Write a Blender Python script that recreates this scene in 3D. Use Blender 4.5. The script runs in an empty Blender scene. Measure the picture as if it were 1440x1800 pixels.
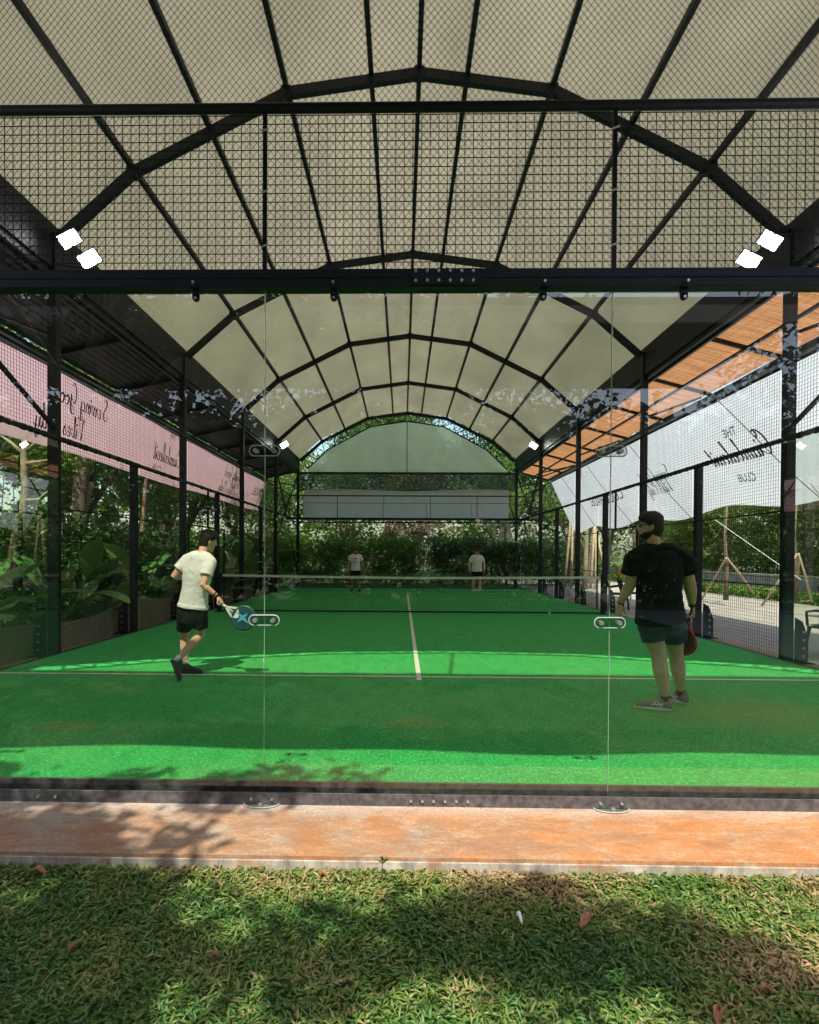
import bpy, bmesh, math, random
import numpy as np
from mathutils import Vector, Matrix, Euler, noise
random.seed(7); RN = np.random.default_rng(7)
V = Vector; R = math.radians; PI = math.pi
sc = bpy.context.scene; COL = sc.collection

# ------------------------------------------------------------------ camera
CX, CD, CH, YAW, PIT, ROL, FPX, PX, PY = -.198, 3.1275, 1.3886, .01717, -.01046, .00536, 946.07, 690.86, 987.08
cd = bpy.data.cameras.new('camera'); cam = bpy.data.objects.new('camera', cd); COL.objects.link(cam)
cam.matrix_world = Matrix.Translation((CX, -CD, CH)) @ Matrix.Rotation(YAW, 4, 'Z') @ Matrix.Rotation(PI/2 + PIT, 4, 'X') @ Matrix.Rotation(ROL, 4, 'Z')
cd.sensor_fit = 'HORIZONTAL'; cd.sensor_width = 36; cd.lens = 36*FPX/1440
cd.shift_x = (720-PX)/1440; cd.shift_y = (PY-900)/1440; cd.clip_start = .05; cd.clip_end = 600
sc.camera = cam
def at(px, py, Y):
    """world point at depth Y that the photograph shows at pixel px, py (1440 wide)"""
    c, s = math.cos(ROL), math.sin(ROL); a, b = px-PX, py-PY
    u, v = (c*a+s*b)/FPX, (-s*a+c*b)/FPX
    x, y2, z2 = u, 1., -v
    c, s = math.cos(PIT), math.sin(PIT); y, z = c*y2-s*z2, s*y2+c*z2
    c, s = math.cos(YAW), math.sin(YAW); x, y = c*x-s*y, s*x+c*y
    t = (Y+CD)/y
    return V((CX+x*t, Y, CH+z*t))
# ------------------------------------------------------------------ sky, sun, exposure
SUNV = V((.07, .6, -1)).normalized()
w = bpy.data.worlds.new('World'); sc.world = w; w.use_nodes = True
nt = w.node_tree; nt.nodes.clear()
sky = nt.nodes.new('ShaderNodeTexSky'); sky.sky_type = 'NISHITA'; sky.sun_disc = False
sky.sun_elevation = R(59); sky.sun_rotation = PI+R(6); sky.air_density = 1.3; sky.dust_density = 2.5
bg = nt.nodes.new('ShaderNodeBackground'); bg.inputs[1].default_value = .15
wo = nt.nodes.new('ShaderNodeOutputWorld'); nt.links.new(sky.outputs[0], bg.inputs[0]); nt.links.new(bg.outputs[0], wo.inputs[0])
sd = bpy.data.lights.new('sun', 'SUN'); sd.energy = 3.2; sd.angle = R(.5); sd.color = (1, .93, .8)
so = bpy.data.objects.new('sun', sd); COL.objects.link(so); so.rotation_euler = SUNV.to_track_quat('-Z', 'Y').to_euler()
sc.view_settings.view_transform = 'Standard'; sc.view_settings.look = 'None'; sc.view_settings.gamma = 1
sc.view_settings.exposure = 1.25
sc.cycles.use_denoising = True; sc.cycles.max_bounces = 12; sc.cycles.transparent_max_bounces = 40
sc.cycles.glossy_bounces = 4; sc.cycles.diffuse_bounces = 4; sc.cycles.sample_clamp_indirect = 6; sc.cycles.caustics_reflective = False

# ------------------------------------------------------------------ materials
def nodes(name):
    m = bpy.data.materials.new(name); m.use_nodes = True; n = m.node_tree.nodes
    return m, n, m.node_tree.links, n['Principled BSDF'], n['Material Output']
def coordn(n, l, scale=(1, 1, 1), kind='Object'):
    t = n.new('ShaderNodeTexCoord'); mp = n.new('ShaderNodeMapping'); mp.inputs['Scale'].default_value = scale
    l.new(t.outputs[kind], mp.inputs[0]); return mp.outputs[0]
def noisen(n, l, co, scale, detail=4, rough=.6):
    t = n.new('ShaderNodeTexNoise'); t.inputs['Scale'].default_value = scale; t.inputs['Detail'].default_value = detail
    t.inputs['Roughness'].default_value = rough; l.new(co, t.inputs['Vector']); return t.outputs[0]
def ramp(n, l, f, stops):
    r = n.new('ShaderNodeValToRGB'); e = r.color_ramp.elements
    while len(e) < len(stops): e.new(.5)
    for k, (p, c) in enumerate(stops): e[k].position = p; e[k].color = (*c, 1)
    l.new(f, r.inputs[0]); return r.outputs[0]
def mixc(n, l, f, a, b, mode='MIX'):
    m = n.new('ShaderNodeMix'); m.data_type = 'RGBA'; m.blend_type = mode
    for s, v in ((m.inputs[0], f), (m.inputs[6], a), (m.inputs[7], b)):
        if isinstance(v, (int, float)): s.default_value = v
        elif isinstance(v, tuple): s.default_value = (*v, 1)
        else: l.new(v, s)
    return m.outputs[2]
def bump(n, l, h, b, st=.3, dist=.01):
    k = n.new('ShaderNodeBump'); k.inputs['Strength'].default_value = st; k.inputs['Distance'].default_value = dist
    l.new(h, k.inputs['Height']); l.new(k.outputs[0], b.inputs['Normal'])
def plain(name, c, rough=.6, metal=0, var=.25, scale=8, bmp=0, spec=.5):
    m, n, l, b, o = nodes(name); co = coordn(n, l); f = noisen(n, l, co, scale)
    lo = tuple(x*(1-var) for x in c); hi = tuple(min(1, x*(1+var)) for x in c)
    l.new(ramp(n, l, f, [(.3, lo), (.7, hi)]), b.inputs['Base Color'])
    b.inputs['Roughness'].default_value = rough; b.inputs['Metallic'].default_value = metal; b.inputs['Specular IOR Level'].default_value = spec
    if bmp: bump(n, l, noisen(n, l, co, scale*4), b, bmp)
    return m
def leafy(name, stops, trans=.35, rough=.5):
    m, n, l, b, o = nodes(name); a = n.new('ShaderNodeAttribute'); a.attribute_name = 'rnd'
    c = ramp(n, l, a.outputs['Fac'], stops); l.new(c, b.inputs['Base Color']); b.inputs['Roughness'].default_value = rough
    t = n.new('ShaderNodeBsdfTranslucent'); l.new(mixc(n, l, .3, c, (.25, .4, .03)), t.inputs[0])
    x = n.new('ShaderNodeMixShader'); x.inputs[0].default_value = trans
    l.new(b.outputs[0], x.inputs[1]); l.new(t.outputs[0], x.inputs[2]); l.new(x.outputs[0], o.inputs[0]); return m
def cloth(name, c, trans=.4, see=0., rough=.8, wrinkle=.4, var=.12, scale=(1, 1, 1), c2=None):
    m, n, l, b, o = nodes(name); co = coordn(n, l, scale); f = noisen(n, l, co, 2.2, 5)
    col = ramp(n, l, f, [(.3, tuple(x*(1-var) for x in c)), (.7, c2 or tuple(min(1, x*(1+var)) for x in c))])
    l.new(col, b.inputs['Base Color']); b.inputs['Roughness'].default_value = rough
    if wrinkle: bump(n, l, noisen(n, l, co, 3.5, 6), b, wrinkle, .04)
    t = n.new('ShaderNodeBsdfTranslucent'); l.new(col, t.inputs[0])
    x = n.new('ShaderNodeMixShader'); x.inputs[0].default_value = trans
    l.new(b.outputs[0], x.inputs[1]); l.new(t.outputs[0], x.inputs[2]); out = x
    if see:
        y = n.new('ShaderNodeMixShader'); y.inputs[0].default_value = see; tr = n.new('ShaderNodeBsdfTransparent'); tr.inputs[0].default_value = (1, min(1, c[1]/c[0]), min(1, c[2]/c[0]), 1)
        l.new(x.outputs[0], y.inputs[1]); l.new(tr.outputs[0], y.inputs[2]); out = y
    l.new(out.outputs[0], o.inputs[0]); return m
def glassm(name, tint=(.86, .895, .85), rough=0.):
    m, n, l, b, o = nodes(name); n.remove(b)
    tr = n.new('ShaderNodeBsdfTransparent'); tr.inputs[0].default_value = (*tint, 1)
    g = n.new('ShaderNodeBsdfGlossy'); g.inputs[0].default_value = (1, 1, 1, 1); g.inputs['Roughness'].default_value = rough
    fr = n.new('ShaderNodeFresnel'); fr.inputs[0].default_value = 1.5; ge = n.new('ShaderNodeNewGeometry')
    # the two faces of the pane reflect together at the outer face
    a = n.new('ShaderNodeMath'); a.operation = 'SUBTRACT'; a.inputs[0].default_value = 1; l.new(ge.outputs['Backfacing'], a.inputs[1])
    k = n.new('ShaderNodeMath'); k.operation = 'MULTIPLY'; k.use_clamp = True; l.new(fr.outputs[0], k.inputs[0]); l.new(a.outputs[0], k.inputs[1])
    k2 = n.new('ShaderNodeMath'); k2.operation = 'MULTIPLY'; k2.use_clamp = True; l.new(k.outputs[0], k2.inputs[0]); k2.inputs[1].default_value = 2.0
    x = n.new('ShaderNodeMixShader'); l.new(k2.outputs[0], x.inputs[0]); l.new(tr.outputs[0], x.inputs[1]); l.new(g.outputs[0], x.inputs[2])
    l.new(x.outputs[0], o.inputs[0]); return m
def emit(name, c, s):
    m, n, l, b, o = nodes(name); b.inputs['Base Color'].default_value = (*c, 1)
    b.inputs['Emission Color'].default_value = (*c, 1); b.inputs['Emission Strength'].default_value = s; return m
M = {}
M['black'] = plain('black paint', (.008, .010, .015), .5, 0, .4, 14, 0, .3)
M['worn'] = plain('worn dark steel', (.085, .08, .085), .5, .1, .55, 22, .3)
M['bolt'] = plain('zinc bolt', (.55, .55, .56), .3, .8, .1)
M['glass'] = glassm('toughened glass')
M['edge'] = plain('glass edge', (.26, .36, .32), .25, 0, .1)
M['clampglass'] = glassm('clear clamp', (.8, .86, .84), .05)
M['rim'] = plain('clear plastic rim', (.42, .46, .46), .3, 0, .05)
M['white'] = plain('white paint', (.78, .78, .76), .6, 0, .05)
M['strand'] = plain('black net strand', (.015, .016, .018), .8)
M['diamond'] = plain('dark green netting strand', (.03, .036, .03), .8)
M['skin'] = plain('tanned skin', (.40, .22, .12), .5, 0, .12, 9, .08)
M['skin2'] = plain('warm skin', (.74, .42, .31), .5, 0, .12, 9, .08)
M['hair'] = plain('black hair', (.010, .008, .008), .5, 0, .4, 60, .6)
M['whitecloth'] = plain('white jersey', (.78, .77, .80), .85, 0, .04, 6, .25)
M['blackcloth'] = plain('black jersey', (.010, .014, .013), .85, 0, .3, 8, .25, .2)
M['navy'] = plain('navy shorts', (.012, .03, .055), .6, 0, .4, 9, .3)
M['greyshoe'] = plain('taupe knit shoe', (.22, .19, .18), .75, 0, .2, 50, .3)
M['blackshoe'] = plain('black shoe', (.012, .012, .014), .6)
M['orange'] = None
M['wood'] = plain('pale pole wood', (.50, .38, .26), .8, 0, .2, 6, .3)
M['bark'] = plain('bark', (.17, .13, .09), .9, 0, .45, 7, .8)
M['palebark'] = plain('pale mossy bark', (.34, .29, .19), .9, 0, .4, 9, .8)
M['lamp'] = emit('lit floodlight', (1, 1, .96), 14)
M['lowwall'] = plain('grey render', (.30, .30, .28), .9, 0, .25, 3, .3)
M['ink'] = plain('black print', (.03, .025, .035), .8, 0, .05)
M['yellow'] = plain('yellow fabric', (.75, .55, .04), .7, 0, .1)
M['cyan'] = plain('cyan print', (.08, .45, .70), .4, 0, .05)
M['petrol'] = plain('petrol racket face', (.03, .09, .12), .35, 0, .15)
M['redracket'] = plain('red racket edge', (.45, .015, .02), .3, 0, .1)
M['darkred'] = plain('dark red racket face', (.10, .012, .012), .45, 0, .3, 30)
M['ball'] = plain('yellow felt', (.70, .78, .25), .9, 0, .1, 60, .4)
M['plasticchair'] = plain('dark brown plastic', (.035, .022, .018), .35)
M['fascia'] = plain('pink painted fascia', (.50, .34, .30), .7, 0, .1, 2)
M['roofdark'] = plain('dark roof tiles', (.05, .04, .035), .8, 0, .3, 3)
M['deadleaf'] = plain('dead leaf brown', (.30, .13, .07), .7, 0, .35, 30)
M['membrane'] = cloth('cream roof membrane', (.305, .272, .192), .36, 0, .7, .25, .16, (.4, .22, .4))
M['gable'] = cloth('translucent gable sheet', (.97, .90, .60), .85, .12, .5, .35, .08)
M['pink'] = cloth('pink banner mesh', (.95, .60, .70), .85, 0, .9, .3, .04)
M['whiteban'] = cloth('white banner mesh', (.92, .89, .94), .85, 0, .9, .35, .05, (1, 1, 4))
M['shadeband'] = cloth('grey hem', (.16, .15, .16), .3, 0, .9, .3, .1)  # roof edge's shadow on the banners, put in as grey colour
M['gablefront'] = cloth('clear front gable sheet', (.80, .795, .68), .5, .62, .5, .35, .08)
M['warmban'] = cloth('off-white banner mesh', (.95, .88, .85), .75, 0, .9, .3, .05)
M['bluetarp'] = cloth('dark blue tarpaulin', (.025, .04, .08), .4, .22, .5, .6, .3)
M['tan'] = cloth('tan ground sheet', (.38, .31, .23), .25, 0, .8, .9, .2)
M['grassleaf'] = leafy('carpet grass leaf', [(0, (.035, .11, .022)), (.3, (.075, .17, .03)), (.55, (.16, .22, .045)), (.72, (.29, .25, .10)), (1, (.38, .25, .14))], .25, .45)
M['dark_foliage'] = leafy('dark foliage', [(0, (.018, .05, .012)), (.5, (.04, .11, .022)), (1, (.10, .19, .045))], .22)
M['shade_foliage'] = leafy('deep shade foliage', [(0, (.012, .03, .010)), (.5, (.022, .055, .015)), (1, (.04, .085, .025))], .08, .8)  # darker foliage copy with deep shade put into its colour
M['bright_foliage'] = leafy('bright foliage', [(0, (.04, .11, .02)), (.5, (.13, .27, .04)), (1, (.36, .46, .10))], .45)
M['olive_foliage'] = leafy('olive foliage', [(0, (.04, .08, .018)), (.5, (.14, .22, .05)), (1, (.42, .44, .15))], .4)
M['blossom'] = leafy('pink blossom', [(0, (.10, .14, .05)), (.4, (.45, .22, .22)), (1, (.70, .42, .42))], .3)
M['bigleaf'] = leafy('broad tropical leaf', [(0, (.04, .16, .04)), (.6, (.15, .38, .10)), (1, (.42, .58, .22))], .4, .3)
M['autumn'] = leafy('orange bract', [(0, (.5, .2, .02)), (1, (.6, .35, .05))], .4)

def mk_turf():
    m, n, l, b, o = nodes('green artificial turf'); co = coordn(n, l)
    big = noisen(n, l, co, .7, 3); fine = noisen(n, l, coordn(n, l, (1, .45, 1)), 62, 7, .85); mid = noisen(n, l, coordn(n, l, (1, .5, 1)), 9, 5)
    fib = ramp(n, l, fine, [(.36, (.003, .16, .035)), (.5, (.014, .44, .11)), (.66, (.36, .80, .34))])
    c = mixc(n, l, ramp(n, l, mid, [(.3, (0, 0, 0)), (.8, (.55, .55, .55))]), fib, (.04, .48, .09))
    c = mixc(n, l, ramp(n, l, big, [(.42, (0, 0, 0)), (.72, (.30, .30, .30))]), c, (.14, .36, .07))
    c = mixc(n, l, ramp(n, l, noisen(n, l, coordn(n, l, (2.2, .9, 1)), 3.2, 5, .7), [(.45, (0, 0, 0)), (.7, (.35, .35, .35))]), c, (.006, .16, .04))
    # worn tan patches where players turn
    gr = n.new('ShaderNodeTexCoord'); tot = None
    for (x, y, sx, sy) in ((2.9, 1.7, 1.3, .75), (-.1, 1.35, .35, .22), (-2.9, 1.15, .35, .2)):
        mp = n.new('ShaderNodeMapping'); mp.inputs['Location'].default_value = (-x/sx, -y/sy, 0); mp.inputs['Scale'].default_value = (1/sx, 1/sy, 0)
        l.new(gr.outputs['Object'], mp.inputs[0]); g = n.new('ShaderNodeTexGradient'); g.gradient_type = 'SPHERICAL'; l.new(mp.outputs[0], g.inputs[0])
        if tot is None: tot = g.outputs['Fac']
        else:
            q = n.new('ShaderNodeMath'); q.operation = 'MAXIMUM'; l.new(tot, q.inputs[0]); l.new(g.outputs['Fac'], q.inputs[1]); tot = q.outputs[0]
    q = n.new('ShaderNodeMath'); q.operation = 'MULTIPLY'; l.new(tot, q.inputs[0]); l.new(ramp(n, l, noisen(n, l, coordn(n, l, (1, .5, 1)), 22, 5, .75), [(.36, (0, 0, 0)), (.56, (.95, .95, .95))]), q.inputs[1])
    c = mixc(n, l, q.outputs[0], c, (.30, .38, .10))
    l.new(c, b.inputs['Base Color']); b.inputs['Roughness'].default_value = .85; b.inputs['Specular IOR Level'].default_value = .2
    bump(n, l, fine, b, .7, .012); return m
M['turf'] = mk_turf()
def mk_slab():
    m, n, l, b, o = nodes('rust stained concrete'); co = coordn(n, l, (.8, 1.3, 1)); co1 = coordn(n, l)
    f = noisen(n, l, co, 2.6, 9, .72); g = noisen(n, l, coordn(n, l, (.8, 1.5, 1)), 8, 9, .78)
    gx = n.new('ShaderNodeSeparateXYZ'); l.new(coordn(n, l), gx.inputs[0])
    mr = n.new('ShaderNodeMapRange'); mr.inputs[1].default_value = -2.6; mr.inputs[2].default_value = 1.5; mr.inputs[3].default_value = -.17; mr.inputs[4].default_value = .10; l.new(gx.outputs[0], mr.inputs[0])
    ad = n.new('ShaderNodeMath'); l.new(f, ad.inputs[0]); l.new(mr.outputs[0], ad.inputs[1])
    c = ramp(n, l, ad.outputs[0], [(.32, (.30, .26, .21)), (.45, (.30, .17, .095)), (.58, (.42, .185, .065)), (.75, (.47, .17, .045))])
    c = mixc(n, l, ramp(n, l, g, [(.48, (0, 0, 0)), (.66, (.7, .7, .7))]), c, (.46, .35, .24))
    mr2 = n.new('ShaderNodeMapRange'); mr2.inputs[1].default_value = -.20; mr2.inputs[2].default_value = -.06; l.new(gx.outputs[1], mr2.inputs[0])
    mu = n.new('ShaderNodeMath'); mu.operation = 'MULTIPLY'; l.new(mr2.outputs[0], mu.inputs[0]); mu.inputs[1].default_value = .8
    c = mixc(n, l, mu.outputs[0], c, (.46, .40, .33))
    c = mixc(n, l, ramp(n, l, noisen(n, l, co1, 60, 4), [(.3, (.5, .5, .5)), (.6, (0, 0, 0))]), c, (.15, .09, .06))
    c = mixc(n, l, ramp(n, l, noisen(n, l, coordn(n, l, (.8, 1.8, 1)), 5, 6, .75), [(.48, (0, 0, 0)), (.62, (.55, .55, .55))]), c, (.23, .10, .04))
    l.new(c, b.inputs['Base Color']); b.inputs['Roughness'].default_value = .85; bump(n, l, g, b, .6, .012); return m
M['slab'] = mk_slab()
def mk_kerb():
    m, n, l, b, o = nodes('stained slab edge'); f = noisen(n, l, coordn(n, l, (3, 1, .6)), 4, 8, .7); g = noisen(n, l, coordn(n, l, (1, 1, 3)), 5, 6, .7)
    c = ramp(n, l, f, [(.35, (.17, .16, .14)), (.5, (.33, .31, .27)), (.65, (.50, .47, .40))])
    c = mixc(n, l, ramp(n, l, g, [(.48, (0, 0, 0)), (.62, (.8, .8, .8))]), c, (.34, .17, .09))
    l.new(c, b.inputs['Base Color']); b.inputs['Roughness'].default_value = .9; bump(n, l, f, b, .6, .01); return m
M['kerbface'] = mk_kerb()
M['soil'] = plain('brown soil', (.10, .065, .04), .95, 0, .4, 12, .8)
M['groundgreen'] = plain('far lawn', (.06, .10, .03), .95, 0, .5, 1.5, .5)
def mk_gravel():
    m, n, l, b, o = nodes('gravelly paving'); co = coordn(n, l); f = noisen(n, l, co, 34, 6, .8); g = noisen(n, l, co, 1.1, 4)
    c = ramp(n, l, f, [(.35, (.12, .10, .09)), (.5, (.36, .32, .29)), (.65, (.55, .50, .46))])
    c = mixc(n, l, ramp(n, l, g, [(.45, (0, 0, 0)), (.6, (.6, .6, .6))]), c, (.44, .40, .37))
    l.new(c, b.inputs['Base Color']); b.inputs['Roughness'].default_value = .95; bump(n, l, f, b, .8, .02); return m
M['gravel'] = mk_gravel()
def mk_orange():
    m, n, l, b, o = nodes('orange slatted roofing'); co = coordn(n, l)
    wv = n.new('ShaderNodeTexWave'); wv.bands_direction = 'Y'; wv.inputs['Scale'].default_value = 5.5; wv.inputs['Distortion'].default_value = .6; wv.inputs['Detail'].default_value = 3
    l.new(co, wv.inputs[0]); f = noisen(n, l, coordn(n, l, (.5, 14, 1)), 2.2, 5, .7)
    c = ramp(n, l, f, [(.32, (.26, .09, .035)), (.55, (.52, .24, .11)), (.75, (.66, .42, .26))])
    c = mixc(n, l, ramp(n, l, wv.outputs[0], [(.1, (.55, .55, .55)), (.35, (0, 0, 0))]), c, (.20, .07, .03))
    l.new(c, b.inputs['Base Color']); t = n.new('ShaderNodeBsdfTranslucent'); l.new(c, t.inputs[0])
    x = n.new('ShaderNodeMixShader'); x.inputs[0].default_value = .6; l.new(b.outputs[0], x.inputs[1]); l.new(t.outputs[0], x.inputs[2]); l.new(x.outputs[0], o.inputs[0]); return m
M['orange'] = mk_orange()
M['corr'] = plain('dark blue sheet roofing', (.008, .018, .028), .6, 0, .4, 2)

# ------------------------------------------------------------------ mesh helpers
class MB:
    def __init__(s): s.v = []; s.f = []
    def add(s, vs, fs):
        o = len(s.v); s.v += [tuple(p) for p in vs]; s.f += [tuple(i+o for i in f) for f in fs]; return s
    def box(s, a, b, mt=None):
        x0, y0, z0 = a; x1, y1, z1 = b
        vs = [V(p) for p in ((x0,y0,z0),(x1,y0,z0),(x1,y1,z0),(x0,y1,z0),(x0,y0,z1),(x1,y0,z1),(x1,y1,z1),(x0,y1,z1))]
        if mt: vs = [mt @ p for p in vs]
        return s.add(vs, [(0,3,2,1),(4,5,6,7),(0,1,5,4),(1,2,6,5),(2,3,7,6),(3,0,4,7)])
    def bar(s, p, q, wd=.05, h=None, up=(0, 0, 1)):
        p, q = V(p), V(q); h = h or wd; d = (q-p).normalized(); u = V(up)
        if abs(d.dot(u)) > .99: u = V((0, 1, 0))
        a = d.cross(u).normalized()*wd/2; b = a.cross(d).normalized()*h/2
        vs = [p-a-b, p+a-b, p+a+b, p-a+b, q-a-b, q+a-b, q+a+b, q-a+b]
        return s.add(vs, [(0,1,2,3),(7,6,5,4),(0,4,5,1),(1,5,6,2),(2,6,7,3),(3,7,4,0)])
    def tube(s, pts, rad, n=8, cap=True, flat=1., ref=None):
        pts = [V(p) for p in pts]; k = len(pts); rad = rad if isinstance(rad, (list, tuple)) else [rad]*k
        vs = []; prev = V(ref) if ref is not None else None
        for i in range(k):
            d = (pts[min(i+1, k-1)]-pts[max(i-1, 0)]).normalized()
            if prev is None: prev = V((0, 0, 1)) if abs(d.z) < .9 else V((1, 0, 0))
            a = (prev - d*prev.dot(d)).normalized(); prev = a; b = d.cross(a)
            for j in range(n):
                t = 2*PI*j/n; vs.append(pts[i]+(a*math.cos(t)+b*math.sin(t)*flat)*rad[i])
        fs = [(i*n+j, i*n+(j+1) % n, (i+1)*n+(j+1) % n, (i+1)*n+j) for i in range(k-1) for j in range(n)]
        if cap: fs += [tuple(range(n-1, -1, -1)), tuple((k-1)*n+j for j in range(n))]
        return s.add(vs, fs)
    def loft(s, rings, n=20):
        """rings: (centre, side vector * rx, front vector * ry)"""
        vs = []; k = len(rings)
        for c, a, b in rings:
            for j in range(n):
                t = 2*PI*j/n; vs.append(V(c)+V(a)*math.cos(t)+V(b)*math.sin(t))
        fs = [(i*n+j, i*n+(j+1) % n, (i+1)*n+(j+1) % n, (i+1)*n+j) for i in range(k-1) for j in range(n)]
        fs += [tuple(range(n-1, -1, -1)), tuple((k-1)*n+j for j in range(n))]
        return s.add(vs, fs)
    def ell(s, c, a, b, d, n=12, m=8):
        c, a, b, d = V(c), V(a), V(b), V(d); rs = []
        for i in range(m+1):
            t = -PI/2+PI*i/m; k = max(math.cos(t), .04); rs.append((c+d*math.sin(t), a*k, b*k))
        return s.loft(rs, n)
    def grid(s, fn, nu, nv):
        vs = [fn(i/nu, j/nv) for i in range(nu+1) for j in range(nv+1)]
        return s.add(vs, [(i*(nv+1)+j, (i+1)*(nv+1)+j, (i+1)*(nv+1)+j+1, i*(nv+1)+j+1) for i in range(nu) for j in range(nv)])
    def prism(s, pts, off):
        n = len(pts); off = V(off); pts = [V(p) for p in pts]
        return s.add(pts+[p+off for p in pts], [tuple(range(n-1, -1, -1)), tuple(range(n, 2*n))]+[(i, (i+1) % n, (i+1) % n+n, i+n) for i in range(n)])
    def build(s, name, m, parent=None, smooth=False, bevel=0):
        me = bpy.data.meshes.new(name); me.from_pydata(s.v, [], s.f); me.update()
        bm = bmesh.new(); bm.from_mesh(me); bmesh.ops.recalc_face_normals(bm, faces=bm.faces); bm.to_mesh(me); bm.free()
        return link(name, me, m, parent, smooth, bevel)
def bolts(segs, r, n, m, parent, name='bolt'):
    for p, q in segs:
        b = MB(); b.tube([p, q], r, n); b.build(name, m, parent)
def link(name, me, m, parent=None, smooth=False, bevel=0):
    if m: me.materials.clear(); me.materials.append(M[m] if isinstance(m, str) else m)
    o = bpy.data.objects.new(name, me); COL.objects.link(o)
    if parent: o.parent = parent
    if smooth: me.polygons.foreach_set('use_smooth', [True]*len(me.polygons))
    if bevel:
        b = o.modifiers.new('b', 'BEVEL'); b.width = bevel; b.segments = 2; b.limit_method = 'ANGLE'
    return o
def tag(o, label, cat, group=None):
    o['label'] = label; o['category'] = cat
    if group: o['group'] = group
    return o
def thing(name, label, cat, group=None, loc=(0, 0, 0)):
    o = bpy.data.objects.new(name, None); COL.objects.link(o); o.empty_display_size = .2; o.location = loc
    return tag(o, label, cat, group)
def struct(o, kind='structure'): o['kind'] = kind; return o
def dup(root, loc, rz=0, s=1, label=None):
    r = root.copy(); COL.objects.link(r); r.location = loc; r.rotation_euler = (0, 0, rz); r.scale = (s, s, s) if isinstance(s, (int, float)) else s
    if label: r['label'] = label
    for ch in root.children:
        c = ch.copy(); COL.objects.link(c); c.parent = r
        for g in ch.children:
            d = g.copy(); COL.objects.link(d); d.parent = c
    return r
WORK = bpy.data.scenes.new('work')
def remesh(mb, name, m, parent, vox=.01, smooth=4, disp=None):
    o = mb.build(name, m); COL.objects.unlink(o); WORK.collection.objects.link(o); r = o.modifiers.new('r', 'REMESH'); r.mode = 'VOXEL'; r.voxel_size = vox
    if smooth: k = o.modifiers.new('s', 'SMOOTH'); k.iterations = smooth; k.factor = .5
    
    with bpy.context.temp_override(scene=WORK, view_layer=WORK.view_layers[0]):
        dg = bpy.context.evaluated_depsgraph_get(); dg.update(); me = bpy.data.meshes.new_from_object(o.evaluated_get(dg))
    WORK.collection.objects.unlink(o); COL.objects.link(o)
    o.modifiers.clear(); o.data = me; me.materials.clear(); me.materials.append(M[m])
    if disp:
        a, f = disp
        N = len(me.vertices); co = np.empty(N*3, np.float32); me.vertices.foreach_get('co', co); no = np.empty(N*3, np.float32); me.vertex_normals.foreach_get('vector', no)
        co = co.reshape(-1, 3); no = no.reshape(-1, 3); k = np.array([noise.noise(V((x*f, y*f, z*f*.45)))+.5*noise.noise(V((x, y, z))*f*2.3) for x, y, z in co.tolist()])
        me.vertices.foreach_set('co', (co+no*(a*k)[:, None]).astype(np.float32).ravel()); me.update()
    me.polygons.foreach_set('use_smooth', [True]*len(me.polygons)); o.parent = parent; return o
def wires(mb, o, u, v, lu, lv, pitch, wd=.004, off=None, skip=None):
    o, u, v = V(o), V(u), V(v)
    for k in range(int(lu/pitch)+1): mb.bar(o+u*k*pitch, o+u*k*pitch+v*lv, wd)
    nrm = u.cross(v)*(wd*.9)
    for k in range(int(lv/pitch)+1): mb.bar(o+v*k*pitch+nrm, o+v*k*pitch+u*lu+nrm, wd)
def leafmesh(name, cen, size, mat, parent=None, asp=.42, up=.5, droop=0., fold=True, rnd=None, dirs=None):
    """cen (N,3) leaf positions; folded kite leaves, per-face random in attribute rnd"""
    N = len(cen); d = RN.normal(size=(N, 3)); d[:, 2] = d[:, 2]*.55-droop
    if dirs is not None: d = dirs
    d /= np.linalg.norm(d, axis=1)[:, None]
    nn = RN.normal(size=(N, 3))*(1-up); nn[:, 2] += up
    s = np.cross(d, nn); s /= np.linalg.norm(s, axis=1)[:, None]+1e-9; nn = np.cross(s, d)
    L = (size*RN.uniform(.65, 1.35, N))[:, None]; W = L*asp*.5
    a = cen-d*L*.5; t = cen+d*L*.5-nn*L*.10; m = cen-d*L*.06
    l = m+s*W+nn*W*.5; r = m-s*W+nn*W*.5
    vs = np.stack([a, l, t, r], 1).reshape(-1, 3); idx = np.arange(N)*4
    if fold: fs = np.stack([idx, idx+1, idx+2, idx, idx+2, idx+3], 1).reshape(-1, 3)
    else: fs = np.stack([idx, idx+1, idx+2, idx+3], 1)
    q = fs.shape[1]; me = bpy.data.meshes.new(name)
    me.vertices.add(len(vs)); me.vertices.foreach_set('co', vs.ravel().astype(np.float32))
    me.loops.add(fs.size); me.loops.foreach_set('vertex_index', fs.ravel().astype(np.int32))
    me.polygons.add(len(fs)); me.polygons.foreach_set('loop_start', (np.arange(len(fs))*q).astype(np.int32)); me.polygons.foreach_set('loop_total', np.full(len(fs), q, np.int32))
    me.update(calc_edges=True)
    rr = RN.uniform(0, 1, N) if rnd is None else rnd
    at_ = me.attributes.new('rnd', 'FLOAT', 'FACE'); at_.data.foreach_set('value', np.repeat(rr, len(fs)//N).astype(np.float32))
    return link(name, me, mat, parent)
def clumps(nc, per, rad, cr, base=(0, 0, 0), shell=.5, flat=.7):
    d = RN.normal(size=(nc, 3)); d /= np.linalg.norm(d, axis=1)[:, None]
    c = d*(RN.uniform(0, 1, nc)**shell)[:, None]*np.array(rad)+np.array(base)
    p = np.repeat(c, per, 0)+RN.normal(size=(nc*per, 3))*cr*np.array([1, 1, flat])
    tone = np.repeat(RN.uniform(0, 1, nc), per)*.55+RN.uniform(0, 1, nc*per)*.45
    return c, p, tone

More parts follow.
